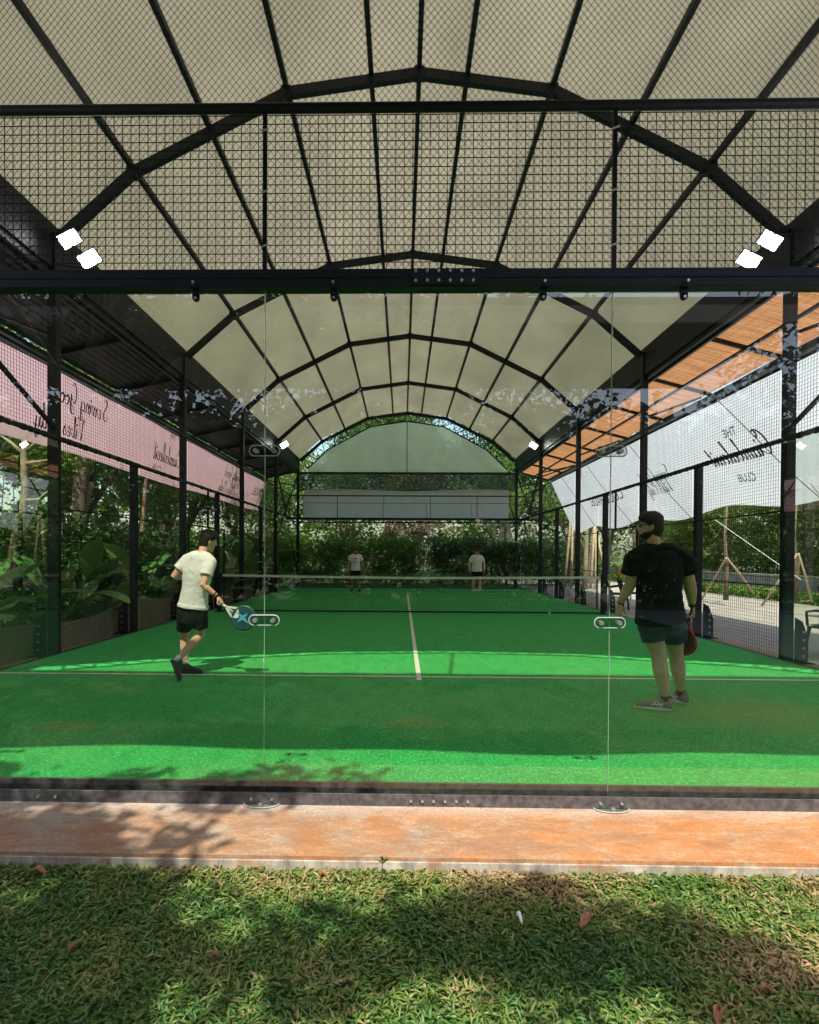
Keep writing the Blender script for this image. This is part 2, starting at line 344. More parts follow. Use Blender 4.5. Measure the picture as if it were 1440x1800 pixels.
# ================================================================== THE SETTING
def sheet(name, x0, y0, x1, y1, z, m, z2=None):
    b = MB()
    if z2 is None: b.add([(x0, y0, z), (x1, y0, z), (x1, y1, z), (x0, y1, z)], [(0, 1, 2, 3)])
    else: b.box((x0, y0, z2), (x1, y1, z))
    return struct(b.build(name, m))
sheet('ground', -220, -220, 220, 220, -.16, 'groundgreen')
sheet('far_lawn', -40, 20.8, 40, 60, -.10, 'groundgreen')
sheet('gravel_path', 5.55, -12, 13.2, 34, -.085, 'gravel')
sheet('left_soil', -30, .2, -5.32, 40, -.09, 'soil')
sheet('concrete_slab', -5.3, -.575, 5.5, 20.7, -.05, 'slab', -.34)
b = MB(); b.box((-5.3, -.587, -.34), (5.5, -.576, -.068)); struct(b.build('slab_edge', 'kerbface'))
sheet('artificial_turf', -4.97, .06, 4.97, 19.95, 0, 'turf', -.045)
sheet('service_line', -4.96, 3.02, 4.96, 3.07, .004, 'white')
sheet('far_service_line', -4.96, 16.93, 4.96, 16.98, .004, 'white')
sheet('centre_line', -.028, 2.85, .028, 17.15, .008, 'white')

# ================================================================== VAULTED CANOPY
PROF = [(-5.0, 5.8), (-3.98, 6.70), (-1.83, 7.78), (0, 8.03), (1.83, 7.78), (3.98, 6.70), (5.0, 5.8)]
ARY = [0, 4.36, 8.8, 13.2, 17.6, 22.0]
canopy = thing('vaulted_canopy', 'cream membrane barrel roof on black steel arches and columns over the whole court', 'canopy')
def prof(t, dz=0.):
    k = t*(len(PROF)-1); i = min(int(k), len(PROF)-2); f = k-i
    return PROF[i][0]*(1-f)+PROF[i+1][0]*f, PROF[i][1]*(1-f)+PROF[i+1][1]*f+dz
def mem(u, v):
    x, z = prof(u, .13); y = -.05+v*22.15
    yy = [abs(y-a) for a in ARY]; sag = -.045*math.sin(PI*min(1, min(yy)/2.2))*math.sin(PI*u)
    return (x*1.02, y, z+sag)
MB().grid(mem, 48, 60).build('membrane', 'membrane', canopy, True)
for y in ARY:
    b = MB()
    for (x0, z0), (x1, z1) in zip(PROF[:-1], PROF[1:]): b.bar((x0, y, z0), (x1, y, z1), .085, .13, (0, 0, 1))
    for x, z in PROF[1:-1]: b.box((x-.07, y-.05, z-.075), (x+.07, y+.05, z+.075))
    b.build('arch', 'black', canopy)
for x, z in [(0, 8.03), (-.66, 7.94), (.66, 7.94), (-1.83, 7.78), (1.83, 7.78), (-2.9, 7.24), (2.9, 7.24), (-3.98, 6.70), (3.98, 6.70)]:
    b = MB(); b.bar((x, -.05, z+.075), (x, 22.1, z+.075), .065, .08); b.build('purlin', 'black', canopy)
for y in ARY:
    for s in (-1, 1):
        b = MB(); b.box((s*5.09-.06, y-.06, -.05), (s*5.09+.06, y+.06, 5.86)); c = b.build('column', 'black', canopy)
        if y in (0, 22): continue
for s in (-1, 1):
    b = MB(); b.bar((s*5.14, -.1, 5.66), (s*5.14, 22.1, 5.66), .16, .60); b.bar((s*5.16, -.1, 5.32), (s*5.16, 22.1, 5.32), .12, .1); b.build('eave_beam', 'black', canopy)
def gable(y, nm, sheetmat):
    inner = [(x*.93, z-.37) for x, z in PROF]
    b = MB()
    for (x0, z0), (x1, z1) in zip(inner[:-1], inner[1:]): b.bar((x0, y, z0), (x1, y, z1), .05, .05)
    N = 42
    for k in range(N):
        t0, t1 = k/N, (k+1)/N; f = lambda t, o: (prof(t)[0]*(1 if o else .93), y, prof(t)[1]-(0 if o else .37))
        b.bar(f(t0, k % 2), f(t1, (k+1) % 2), .028)
    b.build('arch_truss', 'black', canopy)
    def g(u, v):
        x, z = prof(u, -.37); x *= .93; return (x, y+.05+.03*math.sin(x*3+v*4), 5.28+(max(z, 5.29)-5.28)*v)
    MB().grid(g, 60, 8).build('gable_sheet', sheetmat, canopy, True)
    b = MB(); b.bar((0, y, 5.28), (0, y, 7.65), .035); b.bar((-5.1, y, 5.24), (5.1, y, 5.24), .09, .1); b.build('tie_beam', 'black', canopy)
gable(0, 'near', 'gablefront'); gable(22, 'far', 'gable')
for s in (-1, 1):   # bracing in the last bay
    b = MB()
    for (p, q) in (((s*5.09, 17.6, 4.9), (s*5.09, 22, .6)), ((s*5.09, 17.6, 2.0), (s*5.09, 22, 5.2)), ((s*5.09, 22, 2.9), (s*4.3, 22, 5.2)), ((s*5.09, 17.6, 4.6), (s*7, 17.6, 5.0)), ((s*5.09, 22, 4.6), (s*7, 22, 5.0))): b.bar(p, q, .045)
    b.build('brace', 'black', canopy)

def leanto(s, x0, x1, z0, z1, mat, label, pur, wd):
    t = thing('side_roof', label, 'roof')
    def f(u, v): x = x0+(x1-x0)*u; return (s*x, -2.2+24.4*v, z0+(z1-z0)*u+.045+.006*math.cos(u*60))
    MB().grid(f, 24, 12).build('roof_sheet', mat, t)
    for k in range(12):
        y = -.02+k*2.2; b = MB(); b.bar((s*x0, y, z0), (s*x1, y, z1), .05, .07); b.build('rafter', 'black', t)
    for u in pur:
        b = MB(); b.bar((s*(x0+(x1-x0)*u), -2.2, z0+(z1-z0)*u-.04), (s*(x0+(x1-x0)*u), 22.2, z0+(z1-z0)*u-.04), wd, .05); b.build('batten', 'black', t)
    for y in (0, 4.36, 8.8, 13.2, 17.6):
        b = MB(); b.bar((s*5.12, y, 4.45), (s*x1*.97, y, z1-.06), .045); b.build('strut', 'black', t)
    return t
leanto(1, 5.2, 6.52, 5.30, 4.95, 'orange', 'orange slatted lean-to roof on a black grid beside the right eave', (.02, .5, 1.0), .05)
leanto(-1, 5.2, 6.58, 5.30, 5.0, 'corr', 'dark blue sheet lean-to roof beside the left eave', (.02, 1.0), .05)
t = thing('front_awning', 'dark awning roof sloping out over the near end of the court', 'awning')
def aw(u, v):
    x = -6.6+13.2*u; return (x, -.12-(2.2+.03*math.sin(x*3.1)+.03*math.sin(x*1.3+1))*v, 5.32-.30*v)
MB().grid(aw, 80, 4).build('awning_sheet', 'corr', t)
b = MB(); b.bar((-6.6, -2.1, 5.0), (6.6, -2.1, 5.0), .04); b.bar((-6.6, -.16, 5.3), (6.6, -.16, 5.3), .06); b.build('awning_rail', 'black', t)

# ================================================================== GLASS END WALLS
def endwall(y0, sg, label):
    t = thing('glass_end_wall', label, 'glass wall', None, (0, y0, 0)); t.rotation_euler = (0, 0, 0 if sg > 0 else PI)
    for k in range(5):
        x = -5+2*k; b = MB(); b.box((x+.005, -.006, -.02), (x+1.995, .006, 2.965)); gp = b.build('glass_panel', 'glass', t)
    for k in range(1, 5):
        x = -5+2*k; b = MB(); b.box((x-.0012, -.0045, .03), (x+.0012, .0045, 2.92)); b.build('joint_seal', 'edge', t)
        for z in (1.01, 1.995):
            c = MB(); out = []
            for q in range(24):
                a = 2*PI*q/24; out.append((x+math.cos(a)*.03+(.058 if math.cos(a) > 0 else -.058), -.016, z+math.sin(a)*.03))
            c.prism(out, (0, .009, 0)); cl = c.build('glass_clamp', 'clampglass', t)
            r = MB(); r.tube([V(p)+V((0, .004, 0)) for p in out+[out[0]]], .0035, 6, False); r.build('clamp_rim', 'rim', cl)
            bolts([((x+sx, -.03, z), (x+sx, .02, z)) for sx in (-.052, .052)], .013, 12, 'bolt', cl)
    b = MB(); b.box((-5.1, -.045, 2.925), (5.1, .045, 3.02)); b.box((-5.1, -.05, 2.972), (5.1, -.044, 3.024)); b.build('top_beam', 'black', t, False, .004)
    b = MB(); b.box((-.15, -.062, 2.93), (.24, -.051, 3.018)); pl = b.build('splice_plate', 'black', t)
    bolts([((-.13+k*.065, -.07, z), (-.13+k*.065, -.05, z)) for k in range(6) for z in (2.948, 3.002)], .0085, 8, 'bolt', pl)
    for k in range(1, 5):
        for s in (-.40, .40):
            x = -5+2*k+s; b = MB(); b.box((x-.02, -.022, 2.875), (x+.02, -.008, 2.95)); b.tube([(x, -.022, 2.875), (x, -.008, 2.875)], .02, 12); h = b.build('glass_bracket', 'black', t)
            bolts([((x, -.03, 2.872), (x, -.02, 2.872)), ((x, -.066, 2.945), (x, -.05, 2.945))], .008, 8, 'bolt', h)
    b = MB(); b.box((-5.1, -.052, -.05), (5.1, -.042, .018)); b.box((-5.1, -.041, -.05), (5.1, .03, -.035)); b.box((-5.1, .031, -.05), (5.1, .040, .048)); b.box((-5.1, .0405, .030), (5.1, .058, .046))
    b.build('base_channel', 'worn', t)
    bolts([((x, -.062, -.016), (x, -.045, -.016)) for x in [-.14+.065*k for k in range(6)]+[-4, -3.9, -2.3, -2.2, -1.06, -.94, .94, 1.06, 2.3, 3.4]], .008, 8, 'bolt', t)
    for x in (-3, -1, 1, 3):
        b = MB(); out = [(x+math.cos(PI+PI*q/16)*.10, -.054+math.sin(PI+PI*q/16)*.055, -.048) for q in range(17)]; b.prism(out, (0, 0, .008)); c = b.build('foot_pad', 'clampglass', t)
        r = MB(); r.tube([V(p)+V((0, 0, .006)) for p in out], .003, 5); r.build('pad_rim', 'rim', c); r = MB(); r.tube([(x, -.085, -.045), (x, -.085, -.028)], .012, 10); r.build('pad_bolt', 'bolt', c)
    b = MB(); wires(b, (-5, -.01, 3.03), (1, 0, 0), (0, 0, 1), 10, .90, .0495, .0036); b.build('wire_mesh', 'black', t)
    b = MB(); b.tube([(-5.1, -.01, 3.965), (5.1, -.01, 3.965)], .027, 12); b.build('top_rail', 'black', t, True)
    for x in (-3, -1, 1, 3):
        b = MB(); b.box((x-.012, -.026, 3.02), (x+.012, -.012, 3.95)); m_ = b.build('mesh_post', 'black', t)
        bolts([((x-.02, -.03, z), (x+.02, -.034, z+.012)) for z in (3.16, 3.47, 3.82)], .006, 6, 'bolt', m_, 'mesh_tie')
    return t
endwall(0, 1, 'near end wall of clear glass panels with wire mesh above, filling the picture')
endwall(20, -1, 'far end wall of glass panels at the back of the court')

# hanging diamond net just inside the near wall
t = MB()
def sagz(x): return 3.0+.26*(abs(x)/2.9)**2 if abs(x) < 2.9 else 3.26+.05*(abs(x)-2.9)
cw, ch = .042, .052
for sgn in (-1, 1):
    k = -130
    while k < 250:
        # strand starting at x = k*cw at z=3 going up
        x0 = -5+k*cw if sgn > 0 else 5-k*cw; pts = []
        z = 3.0; zt = 5.2; slope = sgn*cw/ch
        za, zb = z, zt
        if sgn > 0:
            if x0 < -5: za = 3+(-5-x0)/abs(slope)
            zb = min(zt, 3+(5-x0)/abs(slope))
        else:
            if x0 > 5: za = 3+(x0-5)/abs(slope)
            zb = min(zt, 3+(x0+5)/abs(slope))
        for it in range(4):
            xa = x0+slope*(za-3); za = max(za, sagz(xa))
        if zb-za > .05:
            f = lambda zz: (x0+slope*(zz-3), .16+.02*math.sin((x0+slope*(zz-3))*.9), zz)
            n_ = 6; 
            for q in range(n_): t.bar(f(za+(zb-za)*q/n_), f(za+(zb-za)*(q+1)/n_), .0022 if sgn > 0 else .0021)
        k += 1
for k in range(80):
    xa, xb = -5+k*.125, -5+(k+1)*.125; t.bar((xa, .165, sagz(xa)), (xb, .165, sagz(xb)), .006)
tag(t.build('ball_net', 'diamond'), 'fine dark diamond netting hanging above the near glass wall with a sagging lower edge', 'net')

# ================================================================== SIDE FENCES
def sidefence(s, label):
    t = thing('side_fence', label, 'fence'); X = s*5.0
    for y in (6.6, 11.0, 15.4):
        b = MB(); b.box((s*5.09-.055, y-.055, -.05), (s*5.09+.055, y+.055, 3.0)); p = b.build('post', 'black', t, False, .004)
    for y in (4.36, 6.6, 8.8, 11.0, 13.2, 15.4, 17.6):
        o = [(s*5.16, y-.075, -.045), (s*5.34, y-.075, -.045), (s*5.34, y-.075, .30), (s*5.26, y-.075, .52), (s*5.16, y-.075, .58)]
        b = MB(); b.prism(o, (0, .012, 0)); b.box((min(s*5.0, s*5.4), y-.12, -.049), (max(s*5.0, s*5.4), y+.12, -.035)); g = b.build('base_plate', 'black', t)
        bolts([((s*5.27, y-.09, .05+.11*k), (s*5.27, y-.07, .05+.11*k)) for k in range(4)], .018, 10, 'bolt', g)
    for (y0, y1) in ((0.0, 2.17), (2.19, 4.3), (17.66, 19.95)):
        b = MB(); b.box((X-.006, y0+.01, 0), (X+.006, y1-.005, 2.96)); b.build('glass_panel', 'glass', t)
    for y in (2.18,):
        for z in (1.01, 1.995):
            b = MB(); b.box((X-.02, y-.09, z-.028), (X-.008, y+.09, z+.028)); b.build('glass_clamp', 'clampglass', t)
    def pan(y0, y1, z0, z1):
        b = MB(); wires(b, (X, y0, z0), (0, 1, 0), (0, 0, 1), y1-y0, z1-z0, .05, .0034); b.build('wire_mesh', 'black', t)
    for (y0, y1) in ((4.42, 6.54), (6.66, 8.74), (11.3, 13.14), (13.26, 15.34), (15.46, 17.54)): pan(y0, y1, .02, 2.96)
    pan(8.86, 11.24, 2.08, 2.96)
    for (y0, y1) in ((0, 4.3), (4.42, 8.74), (8.86, 13.14), (13.26, 17.54), (17.66, 20)): pan(y0, y1, 3.04, 3.97)
    b = MB(); b.bar((X, 0, 3.0), (X, 20, 3.0), .06, .05)
    for k in range(150):
        y = .1+k*.134; b.tube([(X+s*.0, y, 3.0), (X, y+.05+.03*random.random(), 3.0)], .034+.012*random.random(), 6)
    b.build('middle_rail', 'black', t)
    b = MB(); b.tube([(X, 0, 4.0), (X, 20, 4.0)], .025, 8); b.build('top_rail', 'black', t)
    b = MB(); b.bar((X, 0, -.02), (X, 20, -.02), .06, .05); b.build('bottom_rail', 'black', t)
    for z in (1.0, 2.03):
        b = MB()
        for (y0, y1) in ((4.36, 8.8), (11.3, 17.6)): b.bar((X+s*.012, y0, z), (X+s*.012, y1, z), .018)
        b.build('panel_bar', 'black', t)
    b = MB(); b.bar((X, 8.85, 2.07), (X, 11.3, 2.07), .035); b.bar((X, 11.3, 0), (X, 11.3, 2.07), .035); b.bar((X, 8.88, 0), (X, 8.88, 2.07), .03); b.bar((X, 10.1, 2.07), (X, 10.1, 3), .04); b.build('gate_frame', 'black', t)
    b = MB(); b.bar((X+s*.03, 4.30, 3.12), (X+s*.03, 2.6, 4.0), .045); b.build('brace', 'black', t)
    return t
sidefence(-1, 'black wire mesh side fence on the left of the court below the pink banner')
sidefence(1, 'black wire mesh side fence on the right of the court below the white banner')

# ================================================================== BANNERS + LETTERING
def arc(cx, cy, rx, ry, a0, a1, n=10): return [(cx+rx*math.cos(R(a0+(a1-a0)*k/n)), cy+ry*math.sin(R(a0+(a1-a0)*k/n))) for k in range(n+1)]
xh = .42
GL = {
 'a': (.42, [arc(.17, .2, .15, .2, 60, 400, 14), [(.33, .38), (.31, .1), (.36, 0), (.44, .1)]]),
 'b': (.38, [[(0, .1), (.16, .7), (.2, .95), (.12, .9), (.08, .4), (.1, .05), (.2, 0), (.3, .15), (.26, .38), (.38, .36)]]),
 'c': (.34, [arc(.17, .2, .14, .2, 50, 310, 12)+[(.36, .14)]]),
 'd': (.44, [arc(.17, .2, .15, .2, 60, 400, 14), [(.42, .98), (.34, .4), (.32, .1), (.38, 0), (.46, .1)]]),
 'e': (.34, [[(.0, .12), (.2, .22), (.28, .34), (.2, .42), (.07, .3), (.06, .08), (.18, 0), (.36, .14)]]),
 'g': (.42, [arc(.17, .2, .15, .2, 60, 400, 14), [(.33, .4), (.3, -.1), (.2, -.42), (.06, -.36), (.2, -.12), (.44, .1)]]),
 'i': (.2, [[(0, .12), (.1, .4), (.08, .08), (.14, 0), (.22, .12)], arc(.14, .62, .02, .03, 0, 360, 5)]),
 'l': (.24, [[(0, .12), (.16, .6), (.22, .95), (.14, .95), (.08, .5), (.09, .06), (.16, 0), (.26, .12)]]),
 'm': (.6, [[(0, .25), (.06, .4), (.07, 0)], [(.07, .2), (.18, .42), (.25, .3), (.25, 0)], [(.25, .2), (.36, .42), (.44, .3), (.44, .06), (.5, 0), (.62, .14)]]),
 'n': (.42, [[(0, .25), (.06, .4), (.07, 0)], [(.07, .2), (.2, .42), (.27, .3), (.26, .06), (.33, 0), (.44, .14)]]),
 'o': (.38, [arc(.18, .2, .15, .2, 90, 450, 14)+[(.28, .3), (.4, .34)]]),
 'r': (.32, [[(0, .12), (.1, .42), (.14, .36), (.2, .38), (.18, .08), (.24, 0), (.34, .12)]]),
 's': (.3, [[(0, .1), (.16, .42), (.24, .15), (.14, 0), (.04, .06)], [(.14, 0), (.32, .14)]]),
 't': (.28, [[(0, .12), (.14, .4), (.2, .8), (.12, .3), (.12, .05), (.18, 0), (.3, .12)], [(.04, .52), (.28, .54)]]),
 'u': (.42, [[(0, .14), (.06, .4), (.05, .08), (.13, 0), (.26, .12), (.3, .4)], [(.3, .4), (.28, .06), (.34, 0), (.44, .14)]]),
 'v': (.36, [[(0, .3), (.08, .42), (.12, .02), (.26, .3), (.24, .42), (.36, .36)]]),
 'y': (.4, [[(0, .14), (.06, .4), (.05, .08), (.13, 0), (.26, .12), (.3, .4)], [(.3, .4), (.26, -.2), (.16, -.42), (.04, -.34), (.2, -.1), (.42, .12)]]),
 'S': (.62, [[(.55, .85), (.4, 1), (.2, .85), (.28, .6), (.42, .35), (.3, .05), (.08, .02), (0, .18), (.1, .26)]]),
 'G': (.66, [[(.55, .85), (.42, 1), (.2, .8), (.12, .4), (.25, .15), (.45, .35), (.55, .5)], [(.55, .5), (.5, 0), (.36, -.3), (.14, -.25), (.3, 0), (.66, .18)]]),
 'V': (.58, [[(0, .8), (.12, .98), (.2, .8), (.22, 0), (.5, .75), (.62, 1), (.7, .9)]]),
 'O': (.66, [arc(.3, .5, .27, .48, 100, 470, 20)+[(.45, .75), (.6, .85)]]),
 'C': (.6, [[(.5, .75), (.62, .9), (.5, 1.02), (.4, .85), (.48, .7)], [(.62, .9), (.4, 1.0), (.15, .75), (.1, .3), (.25, .02), (.45, .05), (.62, .2)]]),
 ' ': (.3, [])}
def smoothpts(p):
    if len(p) < 3: return p
    out = []
    for i in range(len(p)-1):
        a, b_, c, d = p[max(i-1, 0)], p[i], p[i+1], p[min(i+2, len(p)-1)]
        for t_ in (0, .25, .5, .75):
            out.append(tuple(.5*((2*b_[k])+(-a[k]+c[k])*t_+(2*a[k]-5*b_[k]+4*c[k]-d[k])*t_*t_+(-a[k]+3*b_[k]-3*c[k]+d[k])*t_**3) for k in (0, 1)))
    return out+[p[-1]]
def script(par, txt, u0, v0, h, F, wd=.08):
    x = 0
    for chx in txt:
        adv, st = GL[chx]; mb = MB()
        for s_ in st:
            p = smoothpts(s_) if len(s_) < 10 else s_
            P = [(x+a+.28*b_, b_) for a, b_ in p]
            for i in range(len(P)-1):
                (a0, b0), (a1, b1) = P[i], P[i+1]; dx, dy = a1-a0, b1-b0; L = math.hypot(dx, dy) or 1
                k = wd*(.45+.75*max(0, -dy/L))*.5; nx, ny = -dy/L*k, dx/L*k; ex, ey = dx/L*k*.5, dy/L*k*.5
                q = [(a0-ex+nx, b0-ey+ny), (a0-ex-nx, b0-ey-ny), (a1+ex-nx, b1+ey-ny), (a1+ex+nx, b1+ey+ny)]
                mb.add([F(u0+c_*h, v0+d_*h) for c_, d_ in q], [(0, 1, 2, 3)])
        if st: mb.build('letter', 'ink', par)
        x += adv
def sans(txt, u0, v0, h, F, name, m, parent, shear=0., ext=0.):
    def glyphs(body):
        c = bpy.data.curves.new(name, 'FONT'); c.body = body; c.size = h*1.37
        o = bpy.data.objects.new('tmp', c); WORK.collection.objects.link(o)
        with bpy.context.temp_override(scene=WORK, view_layer=WORK.view_layers[0]):
            dg = bpy.context.evaluated_depsgraph_get(); dg.update(); me = bpy.data.meshes.new_from_object(o.evaluated_get(dg))
        bpy.data.objects.remove(o); return me, (max(v.co.x for v in me.vertices) if len(me.vertices) else 0)
    for k, chx in enumerate(txt):
        if chx == ' ': continue
        full = glyphs(txt[:k+1])[1]; me, mx = glyphs(chx)
        for v in me.vertices: v.co = F(u0+v.co.x+full-mx, v0+v.co.y)
        link(name, me, m, parent)
# left pink banner: u runs towards the camera (-Y)
def FL(y, v, off=0.):   # v 0..1 bottom..top
    return V((-7.06+.46*v+off+.02*math.sin(y*1.8+v*2), y, 3.46+1.48*v+.025*math.sin(y*.9)*(1-v)))
t = thing('banner', 'long pink banner printed with mirrored script lettering behind the left fence', 'banner')
MB().grid(lambda u, v: FL(-3+25.2*u, v*.9), 120, 8).build('cloth', 'pink', t, True)
MB().grid(lambda u, v: FL(-3+25.2*u, .9+.1*v), 120, 1).build('painted_shade', 'shadeband', t, True)  # top strip coloured grey as the roof edge's shadow
FLu = lambda u, v: FL((CD-u)*1.306-CD, v, .008)
def lines(parts, F, t):
    for (txt, u, v, h, sv) in parts: script(t, txt, 0, 0, h, lambda a, c_, u=u, v=v, sv=sv: F(u+a, v+c_*sv))
lines([('Serving Good', -6.0, .58, .30, .95), ('Vibes Only', -5.5, .2, .30, .95), ('Ciumbuleuit', -9.2, .36, .34, .95), ('Serving Good', -13.5, .58, .30, .95), ('Vibes Only', -13.1, .2, .30, .95), ('Serving Good', -.9, .58, .3, .95)], FLu, t)
for (txt, u, v, h) in (('THE', -8.6, .80, .12), ('CLUB', -8.3, .16, .12), ('COCO PADEL', -17.0, .42, .24)):
    sans(txt, 0, 0, h, lambda a, c_, u=u, v=v: FLu(u+a, v+c_*.95), 'letter', 'ink', t)
def FR(y, v, off=0.):
    dr = .10*math.sin(y*1.4)*(1-v)**2; end = max(0., y-11)*.10*(1-v)
    return V((7.70-1.18*v-off+.03*math.sin(y*1.3+v*3), y, 2.55+dr+2.42*v))
t = thing('banner', 'long white banner printed with mirrored script lettering slanting outwards behind the right fence', 'banner')
MB().grid(lambda u, v: FR(-3+24.6*u, v*.92), 130, 14).build('cloth', 'whiteban', t, True)
MB().grid(lambda u, v: FR(-3+24.6*u, .92+.08*v), 130, 1).build('painted_shade', 'shadeband', t, True)  # roof edge's shadow coloured into the right banner's top strip
FRu = lambda u, v: FR((u+CD)*1.28-CD, v, .014)
lines([('Serving Good', 1.6, .66, .42, .5), ('Vibes Only', 2.0, .45, .42, .5), ('Ciumbuleuit', 5.3, .40, .42, .5), ('Serving Good', 8.4, .44, .30, .5), ('Vibes Only', 8.6, .30, .30, .5)], FRu, t)
for (txt, u, v, h) in (('THE', 6.0, .62, .15), ('CLUB', 6.0, .22, .15), ('COCO PADEL', 11.2, .34, .28)):
    sans(txt, 0, 0, h, lambda a, c_, u=u, v=v: FRu(u+a, v+c_*.5), 'letter', 'ink', t)
for (y0, y1) in ((6.2, 4.9), (9.8, 8.5), (12.6, 11.5), (15, 14.2)):
    b = MB(); b.tube([FRu(y0+(y1-y0)*k/8, 1-k/8) for k in range(9)], .008, 5); b.build('cord', 'black', t)
t = thing('banner', 'plain white banner hanging across the far end below the gable', 'banner')
MB().grid(lambda u, v: (-4.72+9.36*u+.04*math.sin(v*3)*(1 if u > .5 else -1), 21.6+.05*math.sin(u*22)*(1-v), 3.03+1.38*v+.04*math.sin(u*9)), 60, 10).build('cloth', 'warmban', t, True)
b = MB(); b.bar((-4.8, 21.5, 3.80), (4.8, 21.5, 3.80), .02)
for k in range(4): b.bar((-3.2+2.05*k, 21.56, 3.02), (-3.2+2.05*k, 21.56, 3.8), .012)
b.build('cable', 'black', t)
t = MB(); t.grid(lambda u, v: (-5.0+10*u, 21.8+.06*math.sin(u*30)*(v), 4.44+.80*v), 60, 6)
tag(t.build('tarpaulin', 'bluetarp', None, True), 'dark blue tarpaulin strip across the far end above the white banner', 'tarpaulin')
b = MB(); b.bar((-5.05, 20.6, 2.86), (5.05, 20.6, 2.86), .05); b.bar((-5.05, 21.9, 4.42), (5.05, 21.9, 4.42), .05)
tag(b.build('cross_rail', 'black'), 'thin black cross rails at the far end beneath the white banner', 'rail')

# ================================================================== FLOODLIGHTS
def flood(px, py, Y, dirv, label, sz=1.):
    c = at(px, py, Y); d = V(dirv).normalized(); q = d.to_track_quat('Z', 'Y').to_matrix().to_4x4()
    roll = Matrix.Rotation(R(35 if px < 700 else -35), 4, 'Z')
    t = thing('floodlight', label, 'floodlight', 'floodlights at the eaves', c); t.rotation_euler = (q @ roll).to_euler(); sz *= .80
    b = MB(); b.box((-.17*sz, -.11*sz, -.07), (.17*sz, .11*sz, -.012)); b.box((-.18*sz, -.12*sz, -.02), (.18*sz, .12*sz, -.006)); b.build('housing', 'black', t)
    b = MB(); b.box((-.155*sz, -.1*sz, -.005), (.155*sz, .1*sz, .004)); b.build('lamp_glass', 'lamp', t)
    b = MB(); b.bar((0, 0, -.07), (0, 0, -.2), .04); b.build('bracket', 'black', t)
flood(122, 420, 4.1, (.35, -.8, -.5), 'upper left lit floodlight under the first visible arch')
flood(157, 455, 4.1, (.35, -.8, -.5), 'lower left lit floodlight under the first visible arch')
flood(1354, 423, 4.1, (-.35, -.8, -.5), 'upper right lit floodlight under the first visible arch')
flood(1317, 457, 4.1, (-.35, -.8, -.5), 'lower right lit floodlight under the first visible arch')
flood(500, 782, 17.3, (.3, -.9, -.3), 'small lit floodlight far down the left eave', 1.1)
flood(938, 783, 17.3, (-.3, -.9, -.3), 'small lit floodlight far down the right eave', 1.1)

# ================================================================== NET, BALLS
t = thing('court_net', 'black court net with a white top band across the middle of the court', 'net')
nz = lambda x: .88+.04*(abs(x)/4.6)**1.5
b = MB()
k = -4.58
while k < 4.58: b.bar((k, 10, .03), (k, 10, nz(k)), .0042); k += .046
for j in range(18):
    z0 = .05+j*.046
    for q in range(10):
        xa, xb = -4.58+q*.916, -4.58+(q+1)*.916; b.bar((xa, 10.004, z0*(nz(xa)/.92)), (xb, 10.004, z0*(nz(xb)/.92)), .0042)
b.build('net_mesh', 'strand', t)
b = MB()
for q in range(20):
    xa, xb = -4.6+q*.46, -4.6+(q+1)*.46; b.add([(xa, 9.985, nz(xa)-.055), (xb, 9.985, nz(xb)-.055), (xb, 9.985, nz(xb)), (xa, 9.985, nz(xa)), (xa, 10.015, nz(xa)-.055), (xb, 10.015, nz(xb)-.055), (xb, 10.015, nz(xb)), (xa, 10.015, nz(xa))], [(0, 1, 2, 3), (7, 6, 5, 4), (3, 2, 6, 7), (4, 5, 1, 0)])
b.build('top_band', 'white', t)
b = MB(); b.bar((-4.6, 10, .03), (4.6, 10, .03), .03); b.build('bottom_cable', 'black', t)
for s in (-1, 1):
    b = MB(); b.box((s*4.68-.05, 9.95, 0), (s*4.68+.05, 10.05, .96)); b.box((s*4.68-.12, 9.88, 0), (s*4.68+.12, 10.12, .012)); b.build('post', 'black', t, False, .006)
def ball(c, label):
    b = MB(); b.ell(c, (.033, 0, 0), (0, .033, 0), (0, 0, .033), 16, 12); tag(b.build('ball', 'ball', None, True), label, 'ball', 'balls on the turf')
ball((3.32, 9.75, .037), 'yellow-green ball on the turf in front of the net at its right end')
ball((3.95, 18.6, .037), 'small pale ball on the turf near the far glass wall')

exec_people = True
